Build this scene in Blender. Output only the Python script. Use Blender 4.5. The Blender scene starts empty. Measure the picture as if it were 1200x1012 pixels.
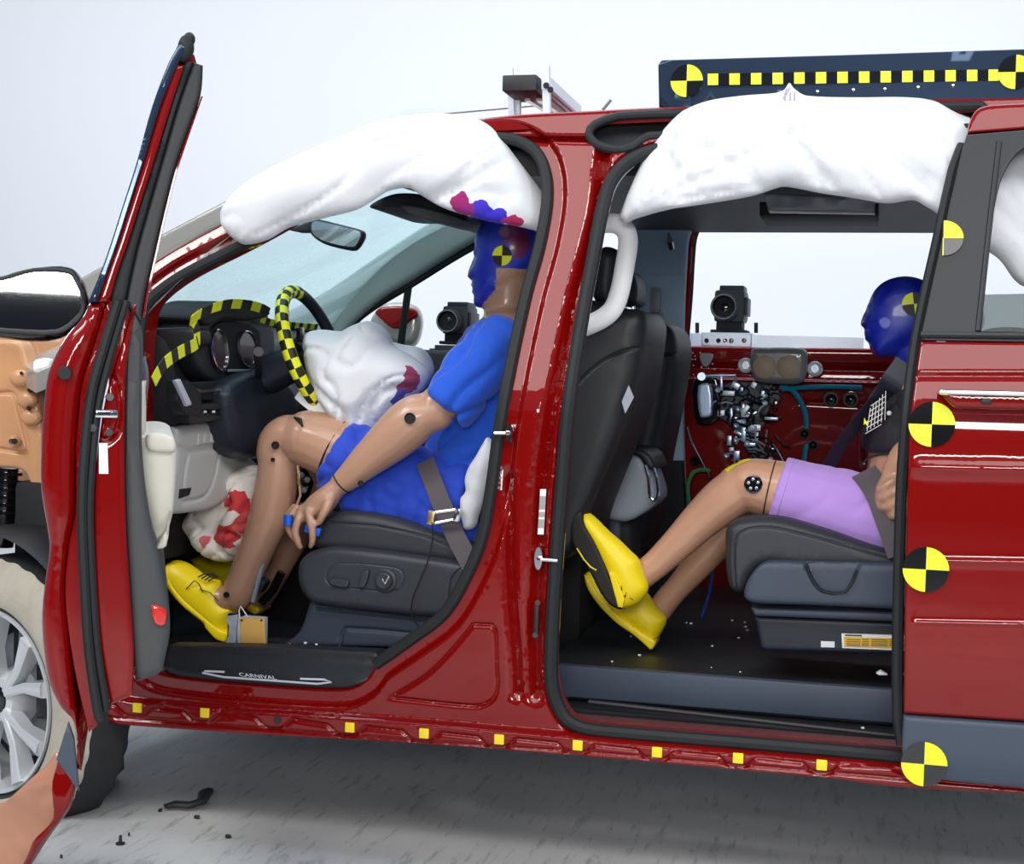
import bpy, bmesh, math, random
import numpy as np
from mathutils import Vector, Matrix, noise
from mathutils.geometry import delaunay_2d_cdt
random.seed(7)
sc = bpy.context.scene
C = sc.collection
# ---------------------------------------------------------------- camera, world, lights
D, TH, ZC, FPX, PITCH, ROLL = 3.3, math.radians(14), 1.12, 1720.0, math.radians(2.36), math.radians(1.5)
CAM = Vector((D*math.sin(TH), -D*math.cos(TH), ZC))
_r = Vector((math.cos(TH), math.sin(TH), 0)); _f = Vector((-math.sin(TH), math.cos(TH), 0)); _u = Vector((0, 0, 1))
F = (_f*math.cos(PITCH) - _u*math.sin(PITCH)).normalized()
Uv = (_u*math.cos(PITCH) + _f*math.sin(PITCH)).normalized()
R_ = (_r*math.cos(ROLL) + Uv*math.sin(ROLL)).normalized()
U_ = (Uv*math.cos(ROLL) - _r*math.sin(ROLL)).normalized()
cd = bpy.data.cameras.new('camera'); cam = bpy.data.objects.new('camera', cd); C.objects.link(cam)
cd.sensor_fit = 'HORIZONTAL'; cd.sensor_width = 36; cd.lens = 36*FPX/1200; cd.clip_start = .05
cam.matrix_world = Matrix(((R_.x, U_.x, -F.x, CAM.x), (R_.y, U_.y, -F.y, CAM.y), (R_.z, U_.z, -F.z, CAM.z), (0, 0, 0, 1)))
sc.camera = cam
w = bpy.data.worlds.new('world'); sc.world = w; w.use_nodes = True
w.node_tree.nodes['Background'].inputs[0].default_value = (.50, .70, 1.0, 1)
w.node_tree.nodes['Background'].inputs[1].default_value = .26
sc.view_settings.view_transform = 'Standard'; sc.view_settings.look = 'None'
sc.view_settings.gamma = 1; sc.view_settings.use_curve_mapping = False
sc.view_settings.exposure = 0.0
def area(name, loc, target, sx, sy, power, col=(1, 1, 1)):
    l = bpy.data.lights.new(name, 'AREA'); l.shape = 'RECTANGLE'; l.size = sx; l.size_y = sy; l.energy = power; l.color = col
    o = bpy.data.objects.new(name, l); C.objects.link(o); o.location = loc
    o.rotation_euler = (Vector(target) - Vector(loc)).to_track_quat('-Z', 'Y').to_euler()
    return o
area('softbox_front_key', (-.3, -4.2, 4.9), (0.0, .3, 1.0), 7.0, 2.4, 230, (1, .975, .94))
area('softbox_side_left', (-3.2, -2.6, 4.2), (-.3, .3, .9), 1.2, 1.2, 85, (1, .97, .93))
area('softbox_side_right', (3.4, -2.6, 4.2), (0.4, .4, .8), 1.2, 1.2, 85, (1, .97, .93))
area('camera_flash', (0.9, -4.6, 1.73), (0.2, .6, .8), 1.6, .5, 72, (1, .98, .95))
area('softbox_overhead_back', (-1.6, 3.6, 4.6), (-1.6, 6.8, 1.5), 13, 1.2, 180, (.97, .985, 1))
area('softbox_overhead_middle', (-.2, 1.0, 4.8), (-.2, 1, 0), 6, 1.6, 200, (.75, .87, 1))
# ---------------------------------------------------------------- pixel -> world and back
def ray(px, py):
    return F + R_*((px-600)/FPX) - U_*((py-506)/FPX)
def U(px, py, Y):
    d = ray(px, py); t = (Y-CAM.y)/d.y
    return CAM + d*t
def skin(z):
    t = z-1.05
    return 0 if t < -.04 else (.33*(t+.04)**2/.16 if t < .04 else .33*t)
def fskin(z):
    return 1.93-max(0, z-1.05)*.30
def onf(px, py, fn, off=0):
    p = U(px, py, 0)
    for _ in range(12): p = U(px, py, fn(p.z)+off)
    return p
def K(px, py, off=0): return onf(px, py, skin, off)
def FK(px, py, off=0): return onf(px, py, fskin, off)
def XZ(pts, fn=None, Y=None, off=0):
    """traced outline -> (x, z) on a car-side plane"""
    out = []
    for p in pts:
        q = onf(p[0], p[1], fn, off) if fn else U(p[0], p[1], Y)
        out.append((q.x, q.z))
    return out
# ---------------------------------------------------------------- materials
MATS = {}
def mat(name, col, rough=.5, metal=0, coat=0, bump=0, bscale=60, var=0, vscale=8, trans=0, emis=None, spec=.5, sheen=0, alpha=1, bstretch=None, sss=0, bdist=.004):
    m = bpy.data.materials.new(name); m.use_nodes = True; nt = m.node_tree; b = nt.nodes['Principled BSDF']
    b.inputs['Base Color'].default_value = (*col, 1); b.inputs['Roughness'].default_value = rough
    b.inputs['Metallic'].default_value = metal; b.inputs['Coat Weight'].default_value = coat; b.inputs['Coat Roughness'].default_value = .03
    b.inputs['Specular IOR Level'].default_value = spec
    b.inputs['Transmission Weight'].default_value = trans; b.inputs['Sheen Weight'].default_value = sheen; b.inputs['Alpha'].default_value = alpha
    if sss: b.inputs['Subsurface Weight'].default_value = sss; b.inputs['Subsurface Scale'].default_value = .01
    tc = nt.nodes.new('ShaderNodeTexCoord'); src = tc.outputs['Object']
    if bstretch:
        mp = nt.nodes.new('ShaderNodeMapping'); mp.inputs['Scale'].default_value = bstretch; nt.links.new(src, mp.inputs[0]); src = mp.outputs[0]
    if var:
        n = nt.nodes.new('ShaderNodeTexNoise'); n.inputs['Scale'].default_value = vscale; n.inputs['Detail'].default_value = 4; nt.links.new(src, n.inputs['Vector'])
        mx = nt.nodes.new('ShaderNodeMix'); mx.data_type = 'RGBA'; nt.links.new(n.outputs[0], mx.inputs[0])
        mx.inputs[6].default_value = (*[c*(1-var) for c in col], 1); mx.inputs[7].default_value = (*[min(1, c*(1+var)) for c in col], 1)
        nt.links.new(mx.outputs[2], b.inputs['Base Color'])
    if bump:
        n = nt.nodes.new('ShaderNodeTexNoise'); n.inputs['Scale'].default_value = bscale; n.inputs['Detail'].default_value = 3; nt.links.new(src, n.inputs['Vector'])
        bp = nt.nodes.new('ShaderNodeBump'); bp.inputs['Strength'].default_value = bump; bp.inputs['Distance'].default_value = bdist
        nt.links.new(n.outputs[0], bp.inputs['Height']); nt.links.new(bp.outputs[0], b.inputs['Normal'])
    if emis: b.inputs['Emission Color'].default_value = (*emis[:3], 1); b.inputs['Emission Strength'].default_value = emis[3]
    MATS[name] = m; return m
def s2l(*c):
    return tuple(((v/255)/12.92 if v/255 <= .04045 else ((v/255+.055)/1.055)**2.4) for v in c)
mat('red_paint', (.20, .0015, .001), .4, 0, 1, spec=.04)
mat('black_rubber', s2l(33, 36, 38), .6, spec=.3)
mat('black_plastic', s2l(27, 29, 34), .5, bump=.15, bscale=400, bdist=.001)
mat('black_matte', s2l(16, 17, 20), .7)
mat('black_gloss', s2l(14, 15, 18), .12, coat=.6)
mat('dark_leather', s2l(52, 55, 62), .45, bump=.35, bscale=260, bdist=.0012)
mat('grey_trim', s2l(62, 64, 66), .6)
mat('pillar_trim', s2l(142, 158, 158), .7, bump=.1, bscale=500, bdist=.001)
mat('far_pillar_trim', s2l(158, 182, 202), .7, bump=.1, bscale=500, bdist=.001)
mat('beige_plastic', s2l(206, 202, 190), .5)
mat('light_grey_plastic', s2l(198, 200, 196), .5)
mat('console_grey', s2l(160, 168, 180), .5)
mat('navy_plastic', s2l(62, 72, 88), .5, bump=.2, bscale=300, bdist=.001)
mat('chrome', (.8, .82, .85), .12, 1)
mat('aluminium', (.70, .77, .86), .38, .35, bump=.1, bscale=90)
mat('rim_metal', (.66, .68, .7), .32, .35, coat=.6)
mat('steel_parts', (.50, .62, .82), .3, .5, coat=.5)
mat('tyre_rubber', s2l(46, 48, 50), .7, var=.25, vscale=30)
mat('tyre_dust', s2l(176, 170, 156), .85, var=.22, vscale=22, bump=.2, bscale=90)
mat('tan_primer', s2l(198, 146, 104), .45, var=.1, vscale=9, coat=.3)
mat('yellow_tape', (.82, .86, .02), .45)
mat('yellow_square', (.95, .72, .02), .4)
mat('tape_black', s2l(26, 25, 12), .5)
mat('white_print', (.85, .85, .85), .5)
mat('ink_grey', s2l(120, 120, 124), .5)
mat('yellow_leather', s2l(250, 222, 20), .42, bump=.2, bscale=160, bdist=.001)
mat('shoe_sole', s2l(22, 20, 16), .6)
mat('shirt_blue', s2l(18, 84, 206), .8, bump=.5, bscale=22, sheen=.2, bdist=.01)
mat('shorts_blue', s2l(22, 64, 190), .75, bump=.4, bscale=16, sheen=.2, bdist=.012)
mat('shorts_purple', s2l(186, 146, 226), .8, bump=.2, bscale=14, sheen=.2, bdist=.01)
mat('jacket_black', s2l(34, 32, 38), .6, bump=.3, bscale=120, bdist=.003)
mat('vinyl_skin', s2l(184, 142, 118), .36, var=.10, vscale=9, coat=.25, sss=.03)
mat('vinyl_skin_rear', s2l(198, 150, 122), .34, var=.08, vscale=9, coat=.3, sss=.03)
mat('belt_webbing', s2l(84, 76, 82), .7)
mat('cyan_hose', s2l(20, 130, 160), .35)
mat('green_hose', s2l(60, 140, 90), .4)
mat('blue_cable', s2l(40, 70, 150), .4)
mat('cable_grey', s2l(120, 124, 130), .4)
mat('gold_plate', s2l(226, 178, 96), .4, .2)
mat('brass', (.8, .62, .3), .3, 1)
mat('lens_glass', (.02, .02, .03), .05, coat=1)
mat('white_card', s2l(236, 238, 240), .5)
mat('mauve_card', s2l(170, 160, 200), .5)
mat('blue_tape', s2l(20, 90, 210), .5)
mat('red_reflector', (.6, .02, .01), .2, coat=1)
mat('silver_outside', s2l(176, 176, 170), .25, .4)
mat('marker_board', s2l(54, 70, 92), .16, .6, var=.1, vscale=5)
# ---------------------------------------------------------------- geometry kit: a geo is (verts Nx3, faces, material index)
def cr(pts, closed=False, n=6):
    """Catmull-Rom through pts; a point with a third item 'c' is a hard corner"""
    P = []; cor = []
    for p in pts:
        if isinstance(p, Vector): P.append(np.array(p)); cor.append(0)
        elif isinstance(p[-1], str): P.append(np.array(p[:-1], float)); cor.append(1)
        else: P.append(np.array(p, float)); cor.append(0)
    m = len(P); out = []
    for i in range(m if closed else m-1):
        p1, p2 = P[i], P[(i+1) % m]
        p0 = P[(i-1) % m] if (closed or i > 0) else p1
        p3 = P[(i+2) % m] if (closed or i+2 < m) else p2
        if cor[i]: p0 = p1
        if cor[(i+1) % m]: p3 = p2
        L = np.linalg.norm(p2-p1)+1e-9
        t1 = (p2-p0)*.5; t2 = (p3-p1)*.5
        for t, l0 in ((0, np.linalg.norm(p1-p0)), (1, np.linalg.norm(p3-p2))):
            if t == 0: s = 2*L/(L+l0) if l0 > 1e-9 else 1; t1 = t1*min(s, 1)
            else: s = 2*L/(L+l0) if l0 > 1e-9 else 1; t2 = t2*min(s, 1)
        for k in range(n):
            t = k/n; h00 = 2*t**3-3*t*t+1; h10 = t**3-2*t*t+t; h01 = -2*t**3+3*t*t; h11 = t**3-t*t
            out.append(h00*p1+h10*t1+h01*p2+h11*t2)
    if not closed: out.append(P[-1])
    return out
def resamp(P, step, closed=True):
    P = np.array(P, float); Q = np.vstack([P, P[:1]]) if closed else P
    seg = np.linalg.norm(np.diff(Q, axis=0), axis=1); out = []
    for i in range(len(seg)):
        k = max(1, int(round(seg[i]/step)))
        for j in range(k): out.append(Q[i]+(Q[i+1]-Q[i])*j/k)
    if not closed: out.append(Q[-1])
    out = np.array(out); keep = [0]
    step = min(step, seg.sum()/8)
    for i in range(1, len(out)):
        if np.linalg.norm(out[i]-out[keep[-1]]) > step*.35: keep.append(i)
    if closed and len(keep) > 3 and np.linalg.norm(out[keep[-1]]-out[0]) < step*.35: keep.pop()
    return out[keep]
def pdist(Q, poly, closed=True):
    """distance of points Q (N,2) to polyline"""
    P = np.array(poly, float); A = P; B = np.roll(P, -1, axis=0)
    if not closed: A = P[:-1]; B = P[1:]
    d = B-A; L = (d**2).sum(1)+1e-14; best = np.full(len(Q), 1e9)
    for s in range(0, len(Q), 4000):
        q = Q[s:s+4000]; t = ((q[:, None, :]-A[None])*d[None]).sum(2)/L[None]; t = np.clip(t, 0, 1)
        e = q[:, None, :]-A[None]-t[..., None]*d[None]; best[s:s+4000] = np.sqrt((e**2).sum(2).min(1))
    return best
def inside(Q, poly):
    P = np.array(poly, float); x, y = Q[:, 0], Q[:, 1]; c = np.zeros(len(Q), bool); j = len(P)-1
    for i in range(len(P)):
        xi, yi = P[i]; xj, yj = P[j]
        if yi != yj: c ^= ((yi > y) != (yj > y)) & (x < (xj-xi)*(y-yi)/(yj-yi)+xi)
        j = i
    return c
def ss(x): x = np.clip(x, 0, 1); return x*x*(3-2*x)
def relief(outer, holes=(), base=0.0, T=.03, r=.006, g=.02, back='flat', grooves=(), steps=(), hfun=None, mp=None, pillow=None, mi=0, closeback=True, wr=None):
    """plate in the (x,z) plane seen from -Y. base: number or fn(x,z)->Y of the front face; T thickness into +Y; r edge rounding;
    pillow=(depth_front, depth_back, radius) gives an inflated body; grooves [(polyline,width,depth)] sink; steps [(polygon,depth,ramp)] move +Y inside."""
    bs = min(g, max(.004, g*.6)) if pillow or g > .025 else min(g, .008)
    loops = [resamp(outer, bs)] + [resamp(h, bs) for h in holes]
    R = pillow[2] if pillow else r
    extra = []
    for lp in loops:
        t = np.roll(lp, -1, axis=0)-np.roll(lp, 1, axis=0); t /= (np.linalg.norm(t, axis=1)[:, None]+1e-12); nn = np.stack([t[:, 1], -t[:, 0]], 1)
        for sgn in (1, -1):
            for k in ((.1, .4, 1.0, 1.8) if not pillow else (.04, .1, .18, .28, .4, .55, .75)):
                if R*k < .0006: continue
                extra.append((lp+nn*sgn*R*k, R*k*.8))
    for gl, gw, gd in grooves:
        gp = resamp(gl, max(gw*1.0, bs*.8), False)
        t = np.gradient(gp, axis=0); t /= (np.linalg.norm(t, axis=1)[:, None]+1e-12); nn = np.stack([t[:, 1], -t[:, 0]], 1)
        for k in (0, .3, -.3, .6, -.6, .95, -.95, 1.4, -1.4, 2, -2, 2.8, -2.8): extra.append((gp+nn*gw*k, min(R, .002)))
    for sp, sd, sr in steps:
        gp = resamp(sp, bs); t = np.roll(gp, -1, axis=0)-np.roll(gp, 1, axis=0); t /= (np.linalg.norm(t, axis=1)[:, None]+1e-12); nn = np.stack([t[:, 1], -t[:, 0]], 1)
        for k in (-.6, -.5, -.3, 0, .3, .5, .6): extra.append((gp+nn*sr*k, min(R, .002)))
    o = loops[0]; x0, z0 = o.min(0); x1, z1 = o.max(0)
    gx, gz = np.meshgrid(np.arange(x0, x1, g), np.arange(z0, z1, g*.866)); gx = gx+(np.arange(gx.shape[0]) % 2)[:, None]*g*.5
    G = np.stack([gx.ravel(), gz.ravel()], 1); extra.append((G, g*.45 if not pillow else g*.3))
    allb = lambda Q: np.min([pdist(Q, lp) for lp in loops], axis=0)
    pts = []
    for Q, mind in extra:
        m = inside(Q, loops[0])
        for h in loops[1:]: m &= ~inside(Q, h)
        Q = Q[m]
        if len(Q):
            d = allb(Q); Q = Q[d > mind]
            if len(Q): pts.append(Q)
    P = np.vstack(pts) if pts else np.zeros((0, 2))
    # thin out close points
    if len(P):
        cell = max(.0012, bs*.22) if pillow else .0009
        key = np.round(P/cell).astype(int); _, idx = np.unique(key, axis=0, return_index=True); P = P[np.sort(idx)]
    V = np.vstack(loops+[P]) if len(P) else np.vstack(loops); E = []; s = 0
    for lp in loops:
        n = len(lp); E += [(s+i, s+(i+1) % n) for i in range(n)]; s += n
    res = delaunay_2d_cdt([Vector(v) for v in V], E, [], 0, 1e-6)
    V = np.array([tuple(v) for v in res[0]]); T3 = np.array([f for f in res[2] if len(f) == 3])
    cen = V[T3].mean(1); m = inside(cen, loops[0])
    for h in loops[1:]: m &= ~inside(cen, h)
    T3 = T3[m]; used = np.unique(T3); rm = -np.ones(len(V), int); rm[used] = np.arange(len(used)); V = V[used]; T3 = rm[T3]
    a = V[T3]; ar = (a[:, 1, 0]-a[:, 0, 0])*(a[:, 2, 1]-a[:, 0, 1])-(a[:, 2, 0]-a[:, 0, 0])*(a[:, 1, 1]-a[:, 0, 1])
    T3[ar < 0] = T3[ar < 0][:, ::-1]
    d = allb(V)
    Y = np.array([base(x, z) for x, z in V]) if callable(base) else np.full(len(V), float(base))
    if pillow:
        df, db, Rp = pillow
        e = np.vstack([T3[:, [0, 1]], T3[:, [1, 2]], T3[:, [2, 0]]]); bnd = d < 1e-5
        bp = np.vstack([resamp(lp, .005) for lp in loops]); acc = np.zeros(len(V))   # smooth distance to the outline
        for s0 in range(0, len(V), 3000):
            q2 = ((V[s0:s0+3000, None, :]-bp[None])**2).sum(2)+1e-8; acc[s0:s0+3000] = (q2**-2).sum(1)*.005
        ds = (acc*2/math.pi)**(-1/3); mxb = ss((d-.008)/.014); ds = d*(1-mxb)+ds*mxb
        q = np.sqrt(np.clip(1-(1-np.minimum(ds/Rp, 1))**2, 0, 1)); h = q
        wv = np.zeros(len(V)) if wr is None else np.array([wr(x, z) for x, z in V])
        YF = -df*h+wv*np.minimum(1, q*1.3)
        YF = Y+np.minimum(YF, -.001*(~bnd)); YB = Y+db*h+1e-5
    else:
        dd = np.minimum(d, r) if r > 0 else d*0
        rr = r-np.sqrt(np.maximum(0, r*r-(r-dd)**2)) if r > 0 else 0
        YF = Y+rr
        for sp, sd, sr in steps:
            sg = np.where(inside(V, sp), 1, -1)*pdist(V, sp); YF = YF+sd*ss((sg+sr*.5)/sr)
        for gl, gw, gd in grooves: YF = YF+gd*np.exp(-(pdist(V, gl, False)/gw)**2)
        if hfun is not None: YF = YF+np.array([hfun(V[i, 0], V[i, 1], d[i]) for i in range(len(V))])
        YB = Y+T
        if back == 'round': YB = YB-rr
    n = len(V); F1 = T3.tolist()
    ed = {}
    for f in F1:
        for i in range(3):
            k = (f[i], f[(i+1) % 3]); ed[k] = 1
    bd = [k for k in ed if (k[1], k[0]) not in ed]
    if pillow:
        VV = np.vstack([np.stack([V[:, 0], YF, V[:, 1]], 1), np.stack([V[:, 0], YB, V[:, 1]], 1)])
        Fc = F1+[[i+n for i in f[::-1]] for f in F1]+[[b, a_, a_+n, b+n] for a_, b in bd]
    elif closeback:
        VV = np.vstack([np.stack([V[:, 0], YF, V[:, 1]], 1), np.stack([V[:, 0], YB, V[:, 1]], 1)])
        Fc = F1+[[i+n for i in f[::-1]] for f in F1]+[[b, a_, a_+n, b+n] for a_, b in bd]
    else:
        VV = np.stack([V[:, 0], YF, V[:, 1]], 1); Fc = F1
    if mp: VV = np.array([mp(*v) for v in VV])
    return (VV, Fc, mi)
def frames(P):
    P = np.array(P, float); T = np.gradient(P, axis=0); T /= (np.linalg.norm(T, axis=1)[:, None]+1e-12)
    up = np.array([0, 0, 1.]) if abs(T[0][2]) < .9 else np.array([0, 1., 0])
    N = np.cross(up, T[0]); N /= np.linalg.norm(N); Ns = [N]
    for i in range(1, len(P)):
        N = Ns[-1]-T[i]*np.dot(Ns[-1], T[i]); N /= (np.linalg.norm(N)+1e-12); Ns.append(N)
    Ns = np.array(Ns); return P, T, Ns, np.cross(T, Ns)
def tube(P, r, n=12, mi=0, closed=False, flat=1.0, caps=True, up=None, sect=None):
    """swept tube; r number or list; flat scales the second axis; up fixes the first axis; sect a custom (a,b) unit outline"""
    P = [np.array(p, float) for p in P]
    if closed: Q = P[-2:]+P+P[:2]
    else: Q = P
    Q, T, N, B = frames(Q)
    if closed: Q, T, N, B = Q[2:-2], T[2:-2], N[2:-2], B[2:-2]
    if up is not None:
        u = np.array(up, float); B = np.cross(T, u); B /= (np.linalg.norm(B, axis=1)[:, None]+1e-12); N = np.cross(B, T)
    r = np.full(len(Q), r) if np.isscalar(r) else np.interp(np.linspace(0, 1, len(Q)), np.linspace(0, 1, len(r)), r)
    fl = np.full(len(Q), flat) if np.isscalar(flat) else np.interp(np.linspace(0, 1, len(Q)), np.linspace(0, 1, len(flat)), flat)
    if sect is None: sect = [(math.cos(2*math.pi*k/n), math.sin(2*math.pi*k/n)) for k in range(n)]
    n = len(sect)
    V = []
    for i in range(len(Q)):
        for a, b in sect: V.append(Q[i]+N[i]*a*r[i]+B[i]*b*r[i]*fl[i])
    Fc = []; m = len(Q)
    for i in range(m if closed else m-1):
        j = (i+1) % m
        for k in range(n): Fc.append([i*n+k, i*n+(k+1) % n, j*n+(k+1) % n, j*n+k])
    if caps and not closed: Fc.append(list(range(n))[::-1]); Fc.append([(m-1)*n+k for k in range(n)])
    return (np.array(V), Fc, mi)
def ell(c, rad, rot=None, n=16, m=10, mi=0):
    V = []; Fc = []
    for i in range(m+1):
        a = math.pi*i/m
        for k in range(n):
            b = 2*math.pi*k/n; V.append((math.sin(a)*math.cos(b)*rad[0], math.sin(a)*math.sin(b)*rad[1], math.cos(a)*rad[2]))
    V = np.array(V)
    if rot is not None: V = V@np.array(rot.to_3x3()).T
    V = V+np.array(c, float)
    for i in range(m):
        for k in range(n):
            a, b, c2, d = i*n+k, i*n+(k+1) % n, (i+1)*n+(k+1) % n, (i+1)*n+k
            if i == 0: Fc.append([a, d, c2])
            elif i == m-1: Fc.append([a, d, b])
            else: Fc.append([a, d, c2, b])
    return (V, Fc, mi)
def box(c, s, rot=None, bev=.003, mi=0):
    bm = bmesh.new(); bmesh.ops.create_cube(bm, size=1); bmesh.ops.scale(bm, vec=Vector(s), verts=bm.verts)
    if bev > 0: bmesh.ops.bevel(bm, geom=bm.edges[:], offset=min(bev, min(s)*.45), segments=2, affect='EDGES', profile=.6)
    M = Matrix.Translation(Vector(c)) @ (rot.to_4x4() if rot is not None else Matrix.Identity(4)); bmesh.ops.transform(bm, matrix=M, verts=bm.verts)
    bm.verts.index_update(); g = (np.array([tuple(v.co) for v in bm.verts]), [[v.index for v in f.verts] for f in bm.faces], mi); bm.free(); return g
def cyl(a, b, r, r2=None, n=20, mi=0, bev=0):
    a = np.array(a, float); b = np.array(b, float); r2 = r if r2 is None else r2; d = b-a; L = np.linalg.norm(d)
    if bev: return tube([a, a+d*1e-4, a+d*bev/L, b-d*bev/L, b-d*1e-4, b], [r-bev, r-bev*.999, r, r2, r2-bev*.99, r2-bev], n, mi) if False else _lathe(a, d/L, [(0, r-bev), (bev*.3, r-bev*.3), (bev, r), (L-bev, r2), (L-bev*.3, r2-bev*.3), (L, r2-bev)], n, mi)
    return _lathe(a, d/L, [(0, r), (L, r2)], n, mi)
def _lathe(o, ax, prof, n=24, mi=0, caps=True, closed=False):
    """prof: (along axis, radius)"""
    o = np.array(o, float); ax = np.array(ax, float); ax /= np.linalg.norm(ax)
    u = np.cross(ax, [0, 0, 1.] if abs(ax[2]) < .9 else [1., 0, 0]); u /= np.linalg.norm(u); v = np.cross(ax, u)
    V = [o+ax*h+(u*math.cos(2*math.pi*k/n)+v*math.sin(2*math.pi*k/n))*r for h, r in prof for k in range(n)]
    m = len(prof); Fc = [[i*n+k, i*n+(k+1) % n, ((i+1) % m)*n+(k+1) % n, ((i+1) % m)*n+k] for i in range(m if closed else m-1) for k in range(n)]
    if caps and not closed: Fc += [list(range(n))[::-1], [(m-1)*n+k for k in range(n)]]
    return (np.array(V), Fc, mi)
def loft(rings, mi=0, caps=True, closed=False):
    n = len(rings[0]); V = np.vstack([np.array(r, float) for r in rings]); m = len(rings)
    Fc = [[i*n+k, i*n+(k+1) % n, ((i+1) % m)*n+(k+1) % n, ((i+1) % m)*n+k] for i in range(m if closed else m-1) for k in range(n)]
    if caps and not closed: Fc += [list(range(n))[::-1], [(m-1)*n+k for k in range(n)]]
    return (V, Fc, mi)
def quad(pts, mi=0): return (np.array([tuple(p) for p in pts], float), [list(range(len(pts)))], mi)
def mk(name, geos, mats, parent=None, smooth=35, label=None, cat=None, group=None, kind=None):
    if isinstance(geos, tuple): geos = [geos]
    if not isinstance(mats, (list, tuple)): mats = [mats]
    V = []; Fc = []; MI = []; s = 0
    for v, f, mi in geos:
        v = np.asarray(v); V.append(v); Fc += [[i+s for i in q] for q in f]; MI += [mi]*len(f) if np.isscalar(mi) else list(mi); s += len(v)
    V = np.vstack(V); me = bpy.data.meshes.new(name); me.from_pydata(V.tolist(), [], Fc); me.update()
    bm = bmesh.new(); bm.from_mesh(me)
    for f, i in zip(bm.faces, MI): f.material_index = i
    bmesh.ops.recalc_face_normals(bm, faces=bm.faces); bm.to_mesh(me); bm.free()
    for m in mats: me.materials.append(MATS[m] if isinstance(m, str) else m)
    if smooth:
        for p in me.polygons: p.use_smooth = True
        me.set_sharp_from_angle(angle=math.radians(smooth))
    o = bpy.data.objects.new(name, me); C.objects.link(o)
    if parent: par(o, parent)
    tg(o, label, cat, group, kind); return o
WM = {}
def par(o, p):
    o.parent = p; o.matrix_parent_inverse = WM.get(p.name, Matrix.Identity(4)).inverted()
def tg(o, label=None, cat=None, group=None, kind=None):
    if label: o['label'] = label
    if cat: o['category'] = cat
    if group: o['group'] = group
    if kind: o['kind'] = kind
def thing(name, loc, label, cat, group=None):
    o = bpy.data.objects.new(name, None); C.objects.link(o); o.location = loc; o.empty_display_size = .05
    WM[o.name] = Matrix.Translation(Vector(loc)); tg(o, label, cat, group); return o
def blob(name, geos, vox, it, mats, parent=None, label=None, matfn=None, sub=None, factor=.5, fine=None):
    """union of closed shapes melted into one continuous skin"""
    tmp = mk('tmp', geos, [], None, smooth=0)
    m = tmp.modifiers.new('r', 'REMESH'); m.mode = 'VOXEL'; m.voxel_size = vox
    m2 = tmp.modifiers.new('s', 'SMOOTH'); m2.iterations = it; m2.factor = factor
    dg = bpy.context.evaluated_depsgraph_get(); me = bpy.data.meshes.new_from_object(tmp.evaluated_get(dg)); me.name = name
    old = tmp.data; bpy.data.objects.remove(tmp); bpy.data.meshes.remove(old)
    for q in (mats if isinstance(mats, (list, tuple)) else [mats]): me.materials.append(MATS[q])
    if fine is not None:
        co = np.empty(len(me.vertices)*3); me.vertices.foreach_get('co', co); co = co.reshape(-1, 3)
        no = np.empty(len(me.vertices)*3); me.vertices.foreach_get('normal', no); no = no.reshape(-1, 3)
        co = np.array([np.array(p)+np.array(q)*fine(*p) for p, q in zip(co, no)]); me.vertices.foreach_set('co', co.ravel()); me.update()
    for p in me.polygons:
        p.use_smooth = True
        if matfn: p.material_index = matfn(p.center)
    o = bpy.data.objects.new(name, me); C.objects.link(o)
    if parent: par(o, parent)
    if label: o['label'] = label
    return o
def nz(x, y, z, s=1.0): return noise.noise(Vector((x*s, y*s, z*s)))
def crease(n, k=6): return max(0, 1-abs(n)*k)**1.6
def ridge(x, y, z, s): return (1-abs(nz(x, y, z, s))*2)
# ---------------------------------------------------------------- setting
def concrete():
    m = mat('concrete', (.4, .42, .43), .6); nt = m.node_tree; b = nt.nodes['Principled BSDF']
    tc = nt.nodes.new('ShaderNodeTexCoord')
    n1 = nt.nodes.new('ShaderNodeTexNoise'); n1.inputs['Scale'].default_value = 1.6; n1.inputs['Detail'].default_value = 8; nt.links.new(tc.outputs['Object'], n1.inputs['Vector'])
    cr1 = nt.nodes.new('ShaderNodeValToRGB'); cr1.color_ramp.elements[0].position = .3; cr1.color_ramp.elements[1].position = .7
    cr1.color_ramp.elements[0].color = (.40, .41, .42, 1); cr1.color_ramp.elements[1].color = (.58, .58, .57, 1); nt.links.new(n1.outputs[0], cr1.inputs[0])
    mp = nt.nodes.new('ShaderNodeMapping'); mp.inputs['Scale'].default_value = (14, 2.2, 1); mp.inputs['Rotation'].default_value = (0, 0, .5); nt.links.new(tc.outputs['Object'], mp.inputs[0])
    n2 = nt.nodes.new('ShaderNodeTexNoise'); n2.inputs['Scale'].default_value = 2.4; n2.inputs['Detail'].default_value = 9; n2.inputs['Roughness'].default_value = .7; nt.links.new(mp.outputs[0], n2.inputs['Vector'])
    cr2 = nt.nodes.new('ShaderNodeValToRGB'); cr2.color_ramp.elements[0].position = .36; cr2.color_ramp.elements[1].position = .46
    cr2.color_ramp.elements[0].color = (.35, .35, .35, 1); cr2.color_ramp.elements[1].color = (1, 1, 1, 1); nt.links.new(n2.outputs[0], cr2.inputs[0])
    mx = nt.nodes.new('ShaderNodeMix'); mx.data_type = 'RGBA'; mx.blend_type = 'MULTIPLY'; mx.inputs[0].default_value = .55
    nt.links.new(cr1.outputs[0], mx.inputs[6]); nt.links.new(cr2.outputs[0], mx.inputs[7]); nt.links.new(mx.outputs[2], b.inputs['Base Color'])
    bp = nt.nodes.new('ShaderNodeBump'); bp.inputs['Strength'].default_value = .25; bp.inputs['Distance'].default_value = .01; nt.links.new(n2.outputs[0], bp.inputs['Height']); nt.links.new(bp.outputs[0], b.inputs['Normal'])
concrete(); mat('studio_wall', s2l(243, 244, 247), .9)
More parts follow.
